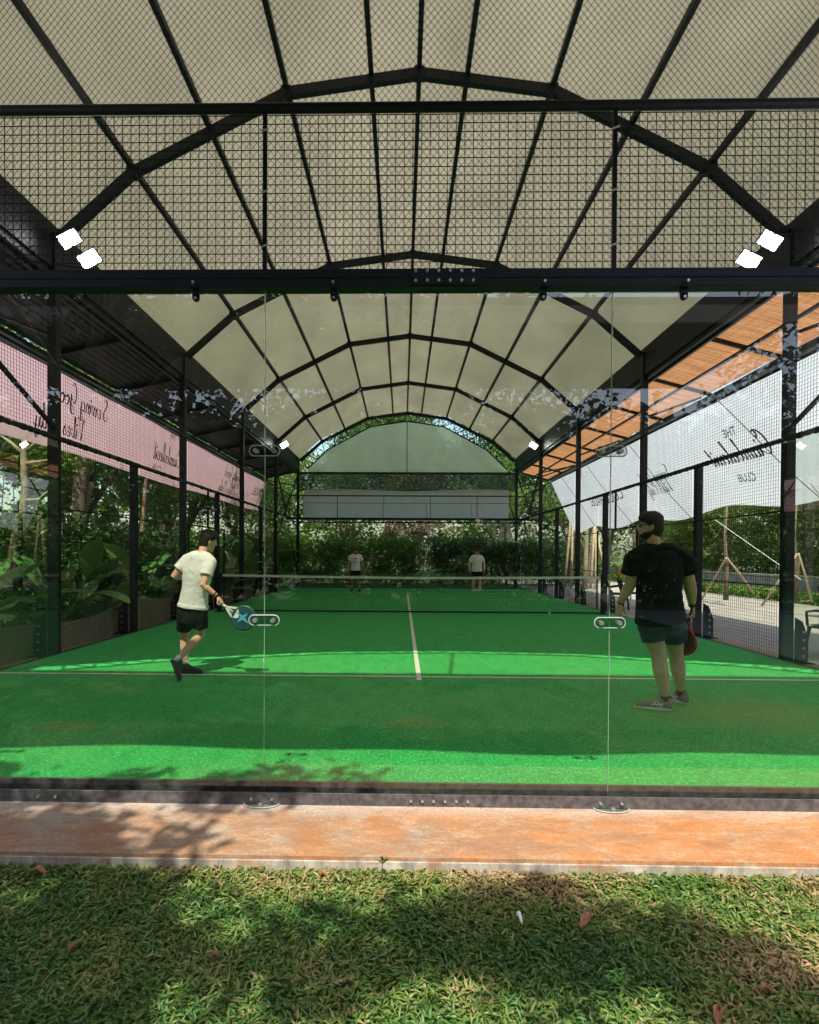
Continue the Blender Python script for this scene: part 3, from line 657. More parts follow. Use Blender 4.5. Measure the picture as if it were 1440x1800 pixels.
# ================================================================== PEOPLE
def lerp(a, b, t): return V(a)*(1-t)+V(b)*t
def hand(mb, w, d, n, curl, sc_=1., spread=.1, thumb=1):
    """w wrist, d pointing direction, n palm normal; thumb side = thumb * cross(d, n)"""
    d = V(d).normalized(); n = V(n); n = (n-d*n.dot(d)).normalized(); s = d.cross(n)*thumb
    S = sc_; pl = .095*S
    mb.loft([(w-d*.02*S, s*.027*S, n*.020*S), (w+d*.02*S, s*.033*S, n*.019*S), (w+d*pl*.6, s*.042*S, n*.016*S), (w+d*pl, s*.041*S, n*.013*S), (w+d*(pl+.008), s*.035*S, n*.009*S)], 14)
    for k, L in enumerate((.074, .082, .076, .060)):
        o = (1.5-k)*.0205*S; p = w+d*(pl-.012)+s*o; dr = (d+s*spread*(1.5-k)*.5).normalized(); pts = [p]; ax = dr.cross(n).normalized()
        ang = 0
        for j, f in enumerate((.45, .32, .26)):
            ang += curl*(1, 1.1, .8)[j]; q = Matrix.Rotation(-ang, 3, ax); v = q @ dr
            if (q @ dr).dot(n) < 0 and curl > 0: v = Matrix.Rotation(ang, 3, ax) @ dr
            pts.append(pts[-1]+v*L*f*S*1.0)
        mb.tube(pts, [.0098*S, .0092*S, .0085*S, .0066*S], 8)
    p = w+d*.018*S+s*.026*S; v1 = (d*.7+s*.7+n*.25).normalized(); v2 = (d*.85+s*.2+n*.45*(.5+curl)).normalized()
    mb.tube([p-v1*.01, p+v1*.038*S, p+v1*.038*S+v2*.03*S, p+v1*.038*S+v2*.055*S], [.0135*S, .0115*S, .0098*S, .0075*S], 8)
def headmesh(mb, c, f, up, S=1.):
    f = V(f).normalized(); up = V(up); up = (up-f*up.dot(f)).normalized(); s = f.cross(up)
    P = lambda x, y, z: c+s*x*S+f*y*S+up*z*S
    rs = [(-.118, .018, .062, .020), (-.105, .034, .052, .038), (-.085, .050, .038, .056), (-.055, .060, .022, .074), (-.02, .067, .010, .086), (.02, .073, .0, .094), (.055, .075, -.004, .096), (.085, .066, -.006, .086), (.108, .045, -.006, .060), (.118, .02, -.006, .028)]
    mb.loft([(P(0, o, z), s*rx*S, f*ry*S) for z, rx, o, ry in rs], 24)
    mb.loft([(P(0, .094, .022), s*.007*S, f*.008*S), (P(0, .100, .0), s*.010*S, f*.012*S), (P(0, .104, -.022), s*.015*S, f*.016*S), (P(0, .098, -.032), s*.012*S, f*.010*S)], 10)
    for q in (-1, 1):
        mb.ell(P(q*.030, .082, .030), s*.020*S, f*.012*S, up*.006*S, 8, 6)
        mb.ell(P(q*.076, -.004, -.002), s*.008*S, (f*.018-up*0)*S, up*.032*S, 10, 8)
    mb.ell(P(0, .088, -.056), s*.024*S, f*.010*S, up*.006*S, 10, 6); mb.ell(P(0, .087, -.067), s*.020*S, f*.010*S, up*.006*S, 10, 6); mb.ell(P(0, .080, -.098), s*.02*S, f*.014*S, up*.014*S, 10, 6)
    return P
def shoe(par, heel, toe, up, m, solem, S=1., stripes=False):
    heel, toe = V(heel), V(toe); d = (toe-heel); L = d.length; d.normalize(); up = V(up); up = (up-d*up.dot(d)).normalized(); s = d.cross(up)
    P = lambda a, x, z: heel+d*a*L+s*x+up*z
    b = MB(); b.loft([(P(-.02, 0, .045), s*.018, up*.028), (P(.03, 0, .055), s*.034, up*.042), (P(.14, 0, .062), s*.040, up*.052), (P(.27, 0, .062), s*.041, up*.052), (P(.42, 0, .052), s*.044, up*.042), (P(.6, 0, .040), s*.049, up*.030), (P(.8, 0, .032), s*.048, up*.024), (P(.94, 0, .028), s*.036, up*.018), (P(1.0, 0, .026), s*.016, up*.010)], 18)
    b.tube([P(.14, 0, .08), P(.16, 0, .108)], [.040, .039], 14)
    o = b.build('shoe', m, par, True)
    out = []
    for k in range(24):
        a = 2*PI*k/24; t_ = .5-.52*math.cos(a); wdt = .036+.016*min(1, max(0, (t_-.25)*2)); out.append(P(t_, math.sin(a)*wdt*(1 if t_ < .8 else 1), -.002))
    b = MB(); b.prism(out, up*.026); b.build('sole', solem, o, False, .006)
    if stripes:
        b = MB()
        for sd in (-1, 1):
            for (a0, z0, a1, z1) in ((.30, .030, .40, .088), (.38, .030, .48, .082), (.24, .064, .56, .046), (.26, .046, .50, .064)):
                w0 = .0465
                b.bar(P(a0, sd*w0, z0), P(a1, sd*w0*1.0, z1), .006, .012, s)
        b.build('stripe', 'white', o)
    b = MB()
    for k in range(4): b.bar(P(.36+.07*k, -.018, .094-.013*k), P(.38+.07*k, .018, .094-.013*k), .006)
    b.build('lace', solem if m != 'blackshoe' else 'blackshoe', o)
    return o
def person(J, label, cat, skin, shirt, shorts, shoes, sole, G=1., vox=.006, S=1., short_len=.62, socks=None, stripes=False, bands=(), sleeve=.58, shirt_drop=.06, belly=0.):
    t = thing('person', label, cat, None, (0, 0, 0)); g = {k: V(v) for k, v in J.items() if not isinstance(v, bool) and len(v) == 3}
    hipc = (g['hipL']+g['hipR'])/2; shc = (g['shL']+g['shR'])/2; f = g['fwd'].normalized()
    hs = (g['hipR']-g['hipL']).normalized(); ss = (g['shR']-g['shL']).normalized(); ax = (shc-hipc).normalized()
    def ring(tt, rx, ry, grow=0., fo=0.):
        c = lerp(hipc, shc, tt); s_ = lerp(hs, ss, max(0, min(1, tt))).normalized(); s_ = (s_-ax*s_.dot(ax)).normalized(); ff = ax.cross(s_); ff = ff if ff.dot(f) > 0 else -ff
        return (c+ff*fo*S, s_*(rx*G+grow)*S, ff*(ry*G+grow)*S)
    TOR = [(-.20, .12, .09), (-.10, .165, .115), (.05, .172, .122), (.25, .155, .112), (.45, .150, .108), (.65, .165, .115), (.82, .175, .115), (.95, .165, .10), (1.04, .12, .082), (1.10, .07, .065)]
    b = MB(); b.loft([ring(a, x, y, 0, belly*math.exp(-((a-.3)/.3)**2)) for a, x, y in TOR], 24)
    hb = g['head']-g['hup'].normalized()*.07*S-g['face'].normalized()*.015*S
    b.tube([shc-ax*.03, lerp(shc, hb, .5), hb], [.062*S*G**.5, .054*S*G**.5, .054*S], 16)
    for s_ in 'LR':
        b.tube([lerp(shc, hb, .45), lerp(shc, g['sh'+s_], .5)+ax*.035*S, g['sh'+s_]], [.045*S, .05*S, .05*S], 12)
        sh, el, wr, kn, an, hp = (g[k+s_] for k in ('sh', 'el', 'wr', 'kn', 'an', 'hip'))
        b.tube([sh, lerp(sh, el, .25), lerp(sh, el, .6), el, lerp(el, wr, .22), lerp(el, wr, .6), wr], [.056*S*G, .056*S*G, .050*S*G, .042*S*G, .045*S*G, .036*S*G, .027*S], 14)
        b.tube([hp+V((0, 0, .03)), lerp(hp, kn, .3), lerp(hp, kn, .7), kn, lerp(kn, an, .15), lerp(kn, an, .35), lerp(kn, an, .65), lerp(kn, an, .88), an, an+V((0, 0, -.03))], [.092*S*G, .088*S*G, .070*S*G, .056*S*G, .056*S*G, .061*S*G, .046*S*G, .034*S, .035*S, .034*S], 16)
        d, n, cu, th = J['hand'+s_]; hand(b, wr, d, n, cu, .98*S, .1, th)
    P = headmesh(b, g['head'], g['face'], g['hup'], S)
    body = remesh(b, 'body', skin, t, vox, 3)
    # eyes, brows, hair
    b = MB(); fz = g['face'].normalized(); up = (g['hup']-fz*g['hup'].dot(fz)).normalized(); sd = fz.cross(up)
    for q in (-1, 1):
        b = MB(); b.ell(P(q*.031, .079, .012), sd*.014*S, fz*.012*S, up*.007*S, 10, 6); ey = b.build('eye', 'hair' if J.get('glasses') else 'white', t)
        b = MB(); b.ell(P(q*.031, .087, .012), sd*.006*S, fz*.006*S, up*.006*S, 8, 6); b.build('pupil', 'hair', ey)
        b = MB(); b.tube([P(q*.014, .094, .034), P(q*.034, .091, .039), P(q*.052, .078, .032)], .0045*S, 6); b.build('eyebrow', 'hair', t)
    h = MB()
    hr = [(-.10, .042, -.030, .040), (-.075, .056, -.034, .056), (-.045, .068, -.034, .070), (-.02, .076, -.030, .078), (.02, .085, -.022, .092), (.05, .090, -.012, .103), (.085, .084, -.004, .106), (.118, .064, .0, .088), (.142, .034, .0, .050)]
    h.loft([(P(0, o, z), sd*rx*S, fz*ry*S) for z, rx, o, ry in hr], 24)
    rnd = random.Random(5)
    for k in range(150):
        a = rnd.uniform(0, 2*PI); e = rnd.uniform(.1, 1.45); x, y, z = .08*math.cos(a)*math.cos(e), .095*math.sin(a)*math.cos(e)-.006, .045+.088*math.sin(e)
        if y > .05 and z < .075: continue
        h.tube([P(x*.9, y*.9, z-.01), P(x*1.04, y*1.05, z+.006), P(x*1.1+.008, y*1.08+.01, z+.008)], [.016*S, .011*S, .003*S], 5)
    remesh(h, 'hair', 'hair', t, max(vox*.8, .005), 1, (.004, 55))
    if J.get('beard'):
        b = MB(); b.loft([(P(0, .052, -.118), sd*.030*S, fz*.03*S), (P(0, .040, -.098), sd*.052*S, fz*.052*S), (P(0, .028, -.070), sd*.064*S, fz*.068*S), (P(0, .014, -.045), sd*.070*S, fz*.074*S)], 20); remesh(b, 'beard', 'hair', t, .006, 1, (.003, 60))
    if J.get('glasses'):
        b = MB()
        for q in (-1, 1): b.tube([P(q*.016, .096, .016), P(q*.05, .09, .016), P(q*.076, .06, .016), P(q*.082, .0, .012)], .004*S, 6); b.ell(P(q*.033, .097, .008), sd*.022*S, fz*.004*S, up*.016*S, 12, 6)
        b.tube([P(-.016, .097, .016), P(.016, .097, .016)], .003*S, 6); b.build('glasses', 'black', t)
    # shirt
    b = MB(); gr = .022
    SH = [(-shirt_drop/.5-.02, .184, .132), (max(.0, -shirt_drop/.5+.04), .184, .132), (.12, .174, .124), (.30, .160, .118), (.48, .156, .114), (.66, .168, .119), (.82, .176, .117), (.95, .165, .102), (1.04, .136, .096), (1.12, .088, .080)]
    b.loft([ring(a, x, y, gr, belly*math.exp(-((a-.25)/.35)**2)) for a, x, y in SH], 28)
    for s_ in 'LR':
        sh, el = g['sh'+s_], g['el'+s_]
        b.tube([lerp(shc, hb, .36), lerp(shc, lerp(shc, hb, .36)*.5+sh*.5, 1)+ax*.022*S, sh], [.064*S*G, .070*S*G, .074*S*G], 14)
        b.tube([sh+(sh-el).normalized()*.05, sh+(sh-el).normalized()*.02, lerp(sh, el, sleeve*.35), lerp(sh, el, sleeve*.75), lerp(sh, el, sleeve)], [.045*S*G, .074*S*G, .078*S*G, .078*S*G, .080*S*G], 16)
    shirt_o = remesh(b, 'shirt', shirt, t, vox*1.15, 2, ((.008 if shirt == 'whitecloth' else .008) if vox < .008 else .006, 10))
    b = MB(); cpt = lerp(shc, hb, .42); b.tube([cpt-ax*.012+f*.006, cpt+ax*.012+f*.006], [.068*S*G**.5, .063*S*G**.5], 20, True); b.build('collar', shirt, shirt_o, True)
    # shorts
    b = MB(); b.loft([ring(a, x, y, .014) for a, x, y in ((-.26, .150, .110), (-.14, .170, .122), (-.02, .170, .122), (.05, .155, .106))], 24)
    for s_ in 'LR':
        hp, kn = g['hip'+s_], g['kn'+s_]
        b.tube([hp+V((0, 0, .05)), lerp(hp, kn, .2), lerp(hp, kn, short_len*.7), lerp(hp, kn, short_len)], [.098*S*G, .103*S*G, .100*S*G, .098*S*G], 20)
    remesh(b, 'shorts', shorts, t, vox*1.15, 2, (.007, 11))
    for s_ in 'LR':
        if socks:
            an = g['an'+s_]; b = MB(); dd = (lerp(g['kn'+s_], an, .9)-an).normalized(); b.tube([an-dd*.03, an+dd*.012, an+dd*.04], [.040*S, .040*S, .041*S], 14); b.build('sock', socks, t, True)
        shoe(t, g['heel'+s_], g['toe'+s_], g.get('fup'+s_, V((0, 0, 1))), shoes, sole, S, stripes)
    for (s_, a_, m_, w_) in bands:
        wr, el = g['wr'+s_], g['el'+s_]; d = (el-wr).normalized(); b = MB(); b.tube([wr+d*a_, wr+d*(a_+w_)], .033*S, 16); b.build('wristband', m_, t, True)
    return t

def racket(h, d, nrm, facem, rimm, label, star=False, throatm='white'):
    """h hand point on the grip, d direction grip->head, nrm face normal"""
    h, d, n = V(h), V(d).normalized(), V(nrm); n = (n-d*n.dot(d)).normalized(); s = d.cross(n)
    P = lambda a, x, z=0: h+d*a+s*x+n*z
    t = thing('racket', label, 'racket')
    b = MB(); b.tube([P(-.05, 0), P(.10, 0)], [.017, .016], 12); b.build('grip', 'black' if throatm != 'white' else 'white', t, True)
    b = MB()
    for q in (-1, 1): b.bar(P(.08, q*.008), P(.195, q*.062), .022, .034, n)
    b.bar(P(.08, 0), P(.18, 0), .012, .03, n); b.build('throat', throatm, t)
    C = .295; out = []
    for k in range(40):
        a = 2*PI*k/40; out.append((C+.135*math.cos(a)*(1 if math.cos(a) > 0 else .92), .13*math.sin(a)*(1-.10*max(0, -math.cos(a)))))
    b = MB(); b.prism([P(a, x, -.0165) for a, x in out], n*.033); hd = b.build('head', facem, t)
    b = MB(); b.tube([P(C+(a-C)*.99, x*.99) for a, x in out+[out[0]]], .0195, 8, False); b.build('rim', rimm, hd, True)
    b = MB()
    for zz in (-.0172, .0162):
        for i in range(-4, 5):
            for j in range(-4, 5):
                a, x = C+i*.021, j*.021+(.0105 if i % 2 else 0)
                if (a-C)**2+x*x < .086**2: b.tube([P(a, x, zz), P(a, x, zz+.0012)], .0052, 8)
    b.build('holes', 'black', hd)
    if star:
        b = MB(); 
        for zz in (-.0185, .0175):
            o = []
            for k in range(8):
                a = 2*PI*k/8+.25; r_ = (.10, .028)[k % 2] if k % 4 else .115; o.append(P(C+.0+r_*math.cos(a), r_*math.sin(a)*.8, zz))
            b.prism(o, n*.001)
        b.build('star_print', 'cyan', hd)
        b = MB()
        for zz in (-.0175, .0165): b.prism([P(.20, -.058, zz), P(.20, .062, zz), P(.255, .03, zz), P(.235, -.02, zz)], n*.001)
        b.build('white_print', 'white', hd)
    return t

# right-hand man: back to us, head turned left. Depth about 1.83
Y0 = 1.80
JR = dict(head=at(1144, 926, Y0), face=(-1, .30, -.05), hup=(.05, 0, 1), fwd=(-.45, .9, 0),
 shL=at(1114, 982, Y0-.04), shR=at(1201, 982, Y0-.02), elL=at(1109, 1026, Y0+.02), elR=at(1214, 1030, Y0-.02),
 wrL=at(1090, 1060, Y0+.12), wrR=at(1217, 1066, Y0+.08), hipL=at(1142, 1088, Y0), hipR=at(1181, 1088, Y0+.04),
 knL=at(1157, 1150, Y0-.02), knR=at(1188, 1148, Y0+.14), anL=at(1171, 1226, Y0-.02), anR=at(1198, 1213, Y0+.22),
 heelL=(0, 0, 0), toeL=(0, 0, 0), heelR=(0, 0, 0), toeR=(0, 0, 0), glasses=True, beard=True,
 handL=((-.10, .15, -1), (1, .3, 0), .22, 1), handR=((.10, .05, -1), (-1, .15, 0), 1.05, -1))
aL, aR = JR['anL'], JR['anR']
JR['heelL'] = V((aL.x+.045, aL.y-.02, .004)); JR['toeL'] = V((aL.x-.235, aL.y+.10, .004)); JR['heelR'] = V((aR.x+.03, aR.y-.05, .004)); JR['toeR'] = V((aR.x-.09, aR.y+.22, .004))
aL.z = .095; aR.z = .095
pr = person(JR, 'stocky man in black polo and navy shorts standing with his back to us, right', 'person', 'skin2', 'blackcloth', 'navy', 'greyshoe', 'white', 1.14, .0058, 1.0, .60, 'blackcloth', True,
 (('R', .01, 'blackshoe', .045), ('L', .0, 'blackshoe', .012)), .60, .02)
b = MB(); q = at(1163, 950, Y0-.12); b.prism([q, q+V((.018, 0, 0)), q+V((.009, 0, -.024))], (0, -.004, 0)); b.build('logo', 'white', pr)
hR = JR['wrR']+V((.004, .0, -.055))
racket(hR+V((-.012, 0, -.01)), (-.07, .42, -.90), (.80, .55, .2), 'darkred', 'redracket', 'dark red racket with bright red rim hanging from the stocky man\'s right hand', False, 'redracket')
# left-hand man: leaning and stepping to the right, depth about 3.1
Y1 = 3.05
JL = dict(head=at(366, 951, Y1+.10), face=(.80, .62, -.28), hup=(.38, .12, 1), fwd=(.55, .83, 0),
 shL=at(329, 984, Y1+.05), shR=at(371, 988, Y1-.05), elL=at(306, 1013, Y1+.02), elR=at(357, 1029, Y1-.16),
 wrL=at(326, 1016, Y1+.26), wrR=at(383, 1049, Y1-.10), hipL=at(325, 1072, Y1+.02), hipR=at(351, 1073, Y1-.03),
 knL=at(324, 1121, Y1+.16), knR=at(352, 1117, Y1+.02), anL=at(326, 1167, Y1+.10), anR=at(312, 1160, Y1-.22),
 heelL=(0, 0, 0), toeL=(0, 0, 0), heelR=(0, 0, 0), toeR=(0, 0, 0),
 handL=((.9, .3, .2), (0, -1, 0), .5, -1), handR=((.60, -.05, -.75), (-.75, 0, -.6), 1.05, -1))
aL, aR = JL['anL'], JL['anR']; aL.z = .10
JL['heelL'] = V((aL.x-.05, aL.y-.01, .004)); JL['toeL'] = V((aL.x+.215, aL.y-.05, .004))
JL['toeR'] = at(313, 1199, Y1-.35); JL['toeR'].z = .012; dr = (aR-JL['toeR']); JL['heelR'] = JL['toeR']+(dr.normalized()+V((-.34, 0, .05))).normalized()*.27; JL['fupR'] = V((.75, .45, .25))
person(JL, 'lean man in white T-shirt and black shorts stepping forward on the left', 'person', 'skin2', 'whitecloth', 'blackcloth', 'blackshoe', 'blackshoe', .92, .0062, .97, .70, 'white', False,
 (('R', .0, 'blackshoe', .03), ('R', .045, 'blackshoe', .012), ('L', .01, 'blackshoe', .012)), .58, -.03)
hp = JL['wrR']+V((.60, -.05, -.75)).normalized()*.075
racket(hp+V((-.005, .0, -.022)), (.86, -.05, -.52), (0, -1, .05), 'petrol', 'petrol', 'dark blue round racket with cyan star and white throat in the lean man\'s hand', True)
# two men by the far wall, facing us
def standing(px, Y, H, label, G, skin, shorts, shoes, extra):
    s = H/1.75; x = at(px, 1040, Y).x; p = lambda a, b_, c_: V((x+a*s, Y+b_*s, c_*s))
    J = dict(head=p(0, -.02, 1.63), face=(extra.get('fx', 0), -1, -.05), hup=(0, 0, 1), fwd=(0, -1, 0), shL=p(.185, 0, 1.43), shR=p(-.185, 0, 1.43),
     elL=p(.27*G, .02, 1.16), elR=p(-.27*G, .02, 1.16), wrL=p(.26*G, -.08, .93), wrR=p(-.26*G, -.08, .93), hipL=p(.09, 0, .93), hipR=p(-.09, 0, .93),
     knL=p(.13, -.02, .50), knR=p(-.13, -.02, .50), anL=p(.15, .03, .095), anR=p(-.15, .03, .095), heelL=p(.15, .08, .004), heelR=p(-.15, .08, .004), toeL=p(.2, -.2, .004), toeR=p(-.2, -.2, .004),
     handL=((.02, -.1, -1), (-1, 0, 0), .35, 1), handR=((-.02, -.1, -1), (1, 0, 0), .35, -1))
    J.update(extra)
    return person(J, label, 'person', skin, 'whitecloth', shorts, shoes, 'white', G, .013, s, .6, 'blackcloth' if shoes == 'blackshoe' else 'white', False, (), .6, .05, .0)
fm = standing(625, 17.2, 1.66, 'man in white T-shirt with red print and black trousers at the far wall, left', 1.0, 'skin', 'blackcloth', 'blackshoe', dict(beard=True))
x = at(625, 990, 17.0).x; b = MB()
for (a, c_, w_) in ((-.09, 1.27, .17), (-.05, 1.16, .05), (.03, 1.15, .08), (-.06, 1.10, .1)): b.box((x+a, 17.055, c_), (x+a+w_, 17.065, c_+.022))
b.build('chest_print', 'redracket', fm)
standing(838, 17.2, 1.64, 'broad man in plain white T-shirt and sunglasses at the far wall, right', 1.12, 'skin2', 'blackcloth', 'greyshoe', dict(glasses=True))

# ================================================================== VEGETATION
def limbs(mb, p, d, r, L, depth, rnd, tips):
    n = 4; pts = [V(p)]; rs = [r]; dd = V(d).normalized()
    for k in range(n):
        dd = (dd+V((rnd.uniform(-.18, .18), rnd.uniform(-.18, .18), rnd.uniform(-.02, .10)))).normalized(); pts.append(pts[-1]+dd*L/n); rs.append(r*(1-.42*(k+1)/n))
    mb.tube(pts, rs, 7 if depth < 2 else 5)
    if depth <= 0: tips.append(pts[-1]); return
    for k in range(3 if depth > 1 else 3):
        a = rnd.uniform(0, 2*PI); sp = rnd.uniform(.45, .95); e = V((math.cos(a)*sp, math.sin(a)*sp, .65))
        i = rnd.choice((2, 3, 4)); limbs(mb, pts[i], (dd+e).normalized(), rs[i]*.72, L*.68, depth-1, rnd, tips)
def tree(label, loc, H=7, rad=(2.4, 2.4, 2.0), n=(90, 80), leaf=.16, mat='dark_foliage', bark='bark', r=.14, seed=1, group=None, cr=.32, droop=.2, trunkfrac=.5, cz=.74, nm='tree'):
    rnd = random.Random(seed); t = thing(nm, label, 'tree', group, loc); b = MB(); tips = []
    limbs(b, (0, 0, -.2), (rnd.uniform(-.08, .08), rnd.uniform(-.08, .08), 1), r, H*trunkfrac, 2, rnd, tips)
    b.build('trunk', bark, t, True)
    c, p, tone = clumps(n[0], n[1], rad, cr, (0, 0, H*cz))
    tp = np.array([list(q) for q in tips]); e = np.repeat(tp, n[1], 0)+RN.normal(size=(len(tp)*n[1], 3))*cr*np.array([1, 1, .7])
    p = np.concatenate([p, e]); tone = np.concatenate([tone, RN.uniform(0, 1, len(e))])
    leafmesh('crown', p, leaf, mat, t, .42, .45, droop, rnd=tone); return t
FT = 'trees beyond the far end'; LT = 'trees left of the court'; RT = 'trees right of the court'; BT = 'trees behind the viewer'
tA = tree('dense dark tree with a broad crown left of the court nearest us', (-11.5, 6, 0), 8, (2.9, 2.9, 2.8), (150, 80), .17, 'dark_foliage', 'bark', .2, 3, LT)
tB = tree('tall olive green tree standing behind the big-leaved plants on the left', (-9.8, 11.5, 0), 7.5, (2.2, 2.4, 2.9), (110, 80), .15, 'olive_foliage', 'bark', .16, 5, LT)
tC = tree('bright green tree left of the court beyond the middle', (-9.4, 17.5, 0), 7, (2.4, 2.4, 2.6), (110, 80), .15, 'bright_foliage', 'bark', .15, 8, LT)
lab = iter(['dark tree farther left behind the nearest left trees', 'leafy dark tree filling the gap behind the pink banner', 'dense dark tree behind the slim pale trunk on the left', 'dark tree left of the court near its far corner', 'dark crowned tree farthest down the left side'])
for (x, y, s, rz) in ((-13, 10, 1.15, 1), (-11.5, 15, 1.0, 2.2), (-13.5, 3.5, 1.2, 4), (-10.5, 21, 1.0, 3), (-13, 26, 1.2, 5)): dup(tA, (x, y, 0), rz, s, next(lab))
dup(tB, (-11.2, 8.8, 0), 2, 1.1, 'olive tree directly behind the first left fence panels'); dup(tC, (-7.6, 23.5, 0), 1.1, .9, 'bright green tree at the far left corner of the court')
# beyond the far end
for (x, y, s, src, l_, rz) in ((-3.6, 29, 1.0, tC, 'bright tree left of centre behind the far hedge', 3), (.8, 31, 1.1, tB, 'olive tree in the middle behind the far hedge', 1), (5, 29.5, 1.0, tC, 'bright tree right of centre behind the far hedge', 5), (9.5, 27, .95, tC, 'bright tree past the far right corner', 2), (-8.5, 31, 1.3, tB, 'tall olive tree past the far left corner', 4), (13.5, 33, 1.3, tB, 'olive tree far off on the right behind the path', .5), (-1.8, 36, 1.5, tA, 'big dark tree far behind the middle of the hedge', 2), (-1.5, 38, 2.2, tB, 'very tall olive tree far beyond the middle of the far end', 6), (7.5, 37, 1.6, tA, 'big dark tree far behind the right part of the hedge', 4)):
    o = dup(src, (x, y, 0), rz, s, l_); o['group'] = FT
t = thing('flowering_tree', 'pink blossoming shrub tree behind the far hedge', 'tree', None, (1.0, 26.6, 0))
c, p, tone = clumps(26, 50, (3.4, .9, .5), .17, (0, 0, 3.0)); leafmesh('crown', p, .10, 'blossom', t, .6, .5, 0, rnd=tone); b = MB()
for k in range(7): x = -2.7+k*.9; b.tube([(x, 0, -.1), (x+.1, .05, 1.2), (x+.3*(k % 2), 0, 2.5)], [.04, .03, .015], 6)
b.build('trunk', 'palebark', t)
# right side trees
tD = tree('bright leafy tree rising over the low wall on the right', (15.2, 12, 0), 6, (2.6, 3.0, 2.3), (150, 80), .15, 'bright_foliage', 'bark', .15, 12, RT, .3)
for (x, y, s, rz, l_) in ((15.6, 7, 1.05, 2, 'leafy tree over the low wall nearest us on the right'), (15.3, 17.5, 1.0, 4, 'leafy tree over the low wall beyond the tripod stakes'), (15, 23.5, 1.0, 1, 'leafy tree far along the right hedge'), (14, 29.5, 1.1, 5, 'leafy tree at the far end of the right path')): dup(tD, (x, y, 0), rz, s, l_)
# hedges
def hedge(label, x0, y0, x1, y1, h, n, leaf, mat, zb=0., spr=.2):
    t = thing('hedge', label, 'hedge'); nc = n//60
    c = np.stack([RN.uniform(x0, x1, nc), RN.uniform(y0, y1, nc), zb+(h-zb)*RN.uniform(0, 1, nc)**.8], 1)
    p = np.repeat(c, 60, 0)+RN.normal(size=(nc*60, 3))*np.array([spr, spr, spr*.85]); p[:, 2] = np.abs(p[:, 2])
    tone = np.repeat(RN.uniform(0, 1, nc), 60)*.5+RN.uniform(0, .5, nc*60)
    leafmesh('foliage', p, leaf, mat, t, .45, .5, .1, rnd=tone)
    b = MB()
    for k in range(int(max(x1-x0, y1-y0)*1.2)):
        x, y = random.uniform(x0, x1), random.uniform(y0, y1); b.tube([(x, y, -.12), (x+random.uniform(-.2, .2), y, h*.45), (x+random.uniform(-.4, .4), y, h*.8)], [.035, .025, .01], 5)
    b.build('stems', 'bark', t); return t
hedge('clipped dark green hedge across the far end behind the two white-shirted men', 1.2, 23.8, 9, 25.2, 2.15, 26000, .13, 'dark_foliage')
hedge('looser mixed green hedge across the far end on the left', -9, 23.8, .6, 25.4, 2.3, 26000, .14, 'bright_foliage')
hedge('tall leafy hedge behind the low grey wall on the right', 14.0, 2, 15.6, 30, 3.6, 60000, .15, 'olive_foliage')
hedge('dark undergrowth hedge behind the plants along the left fence', -8.6, 3, -7.3, 22, 2.0, 36000, .15, 'dark_foliage')
# pale garden wall and lawn beyond the far hedge
b = MB(); b.box((13.4, 0, -.1), (13.62, 32, .72)); b.box((13.36, 0, .72), (13.66, 32, .78)); tag(b.build('low_wall', 'lowwall'), 'low grey rendered wall along the right edge of the path', 'wall')
c = np.stack([RN.uniform(12.5, 13.3, 9000), RN.uniform(2, 31, 9000), RN.uniform(-.05, .32, 9000)], 1)
o = leafmesh('ground_cover', c, .2, 'bright_foliage', None, .3, .3, -.4); struct(o, 'stuff')
# pale slim trunks on the left
def slim(label, pts, rad, m, br=(), nm='tree', leaves=None):
    t = thing(nm, label, 'tree', None, pts[0]); o = V(pts[0]); b = MB(); b.tube([V(p)-o for p in pts], rad, 12)
    for q in br: b.tube([V(p)-o for p in q], [.045, .035, .02][:len(q)] if len(q) < 4 else [.045]*len(q), 7)
    b.build('trunk', m, t, True)
    if leaves:
        c, p, tone = clumps(*leaves[:3], .3, np.array(leaves[3])-np.array(o)); leafmesh('crown', p, .14, leaves[4], t, .42, .5, .2, rnd=tone)
    return t
yT = 7.5
slim('slim pale mossy trunk with side branches close to the left glass panel', [at(38, 1125, yT), at(36, 1040, yT), at(30, 990, yT), at(36, 940, yT), at(44, 860, yT), at(42, 800, yT), at(44, 760, yT), at(46, 640, yT)], [.085, .075, .07, .072, .07, .062, .05, .035], 'palebark',
 ([at(44, 880, yT), at(70, 878, yT-.1), at(98, 852, yT-.3)], [at(42, 800, yT), at(22, 780, yT), at(0, 765, yT+.2)], [at(48, 792, yT), at(62, 780, yT), at(75, 765, yT-.1)], [at(58, 945, yT), at(80, 935, yT), at(96, 932, yT-.1)], [at(45, 815, yT), at(66, 812, yT), at(95, 808, yT)]), leaves=(30, 60, (.9, .8, .45), list(at(60, 800, yT+1.6)), 'bright_foliage'))
yT = 9.5
slim('thick brown trunk seen through the first left mesh panel', [at(135, 1060, yT), at(138, 950, yT), at(140, 870, yT), at(150, 800, yT), at(158, 700, yT)], [.20, .17, .16, .14, .12], 'bark', ([at(140, 880, yT), at(118, 850, yT), at(108, 800, yT)],))
yT = 12.4
slim('narrow reddish trunk standing behind the second left fence post', [at(249, 1075, yT), at(251, 1000, yT), at(250, 930, yT), at(256, 850, yT), at(262, 780, yT)], [.07, .06, .055, .05, .045], plain('reddish bark', (.36, .22, .16), .9, 0, .3, 8, .6))
def pole(p, q, r=.035): b = MB(); b.tube([p, lerp(p, q, .5)+V((.01, 0, .01)), q], [r, r*.93, r*.86], 8); return b
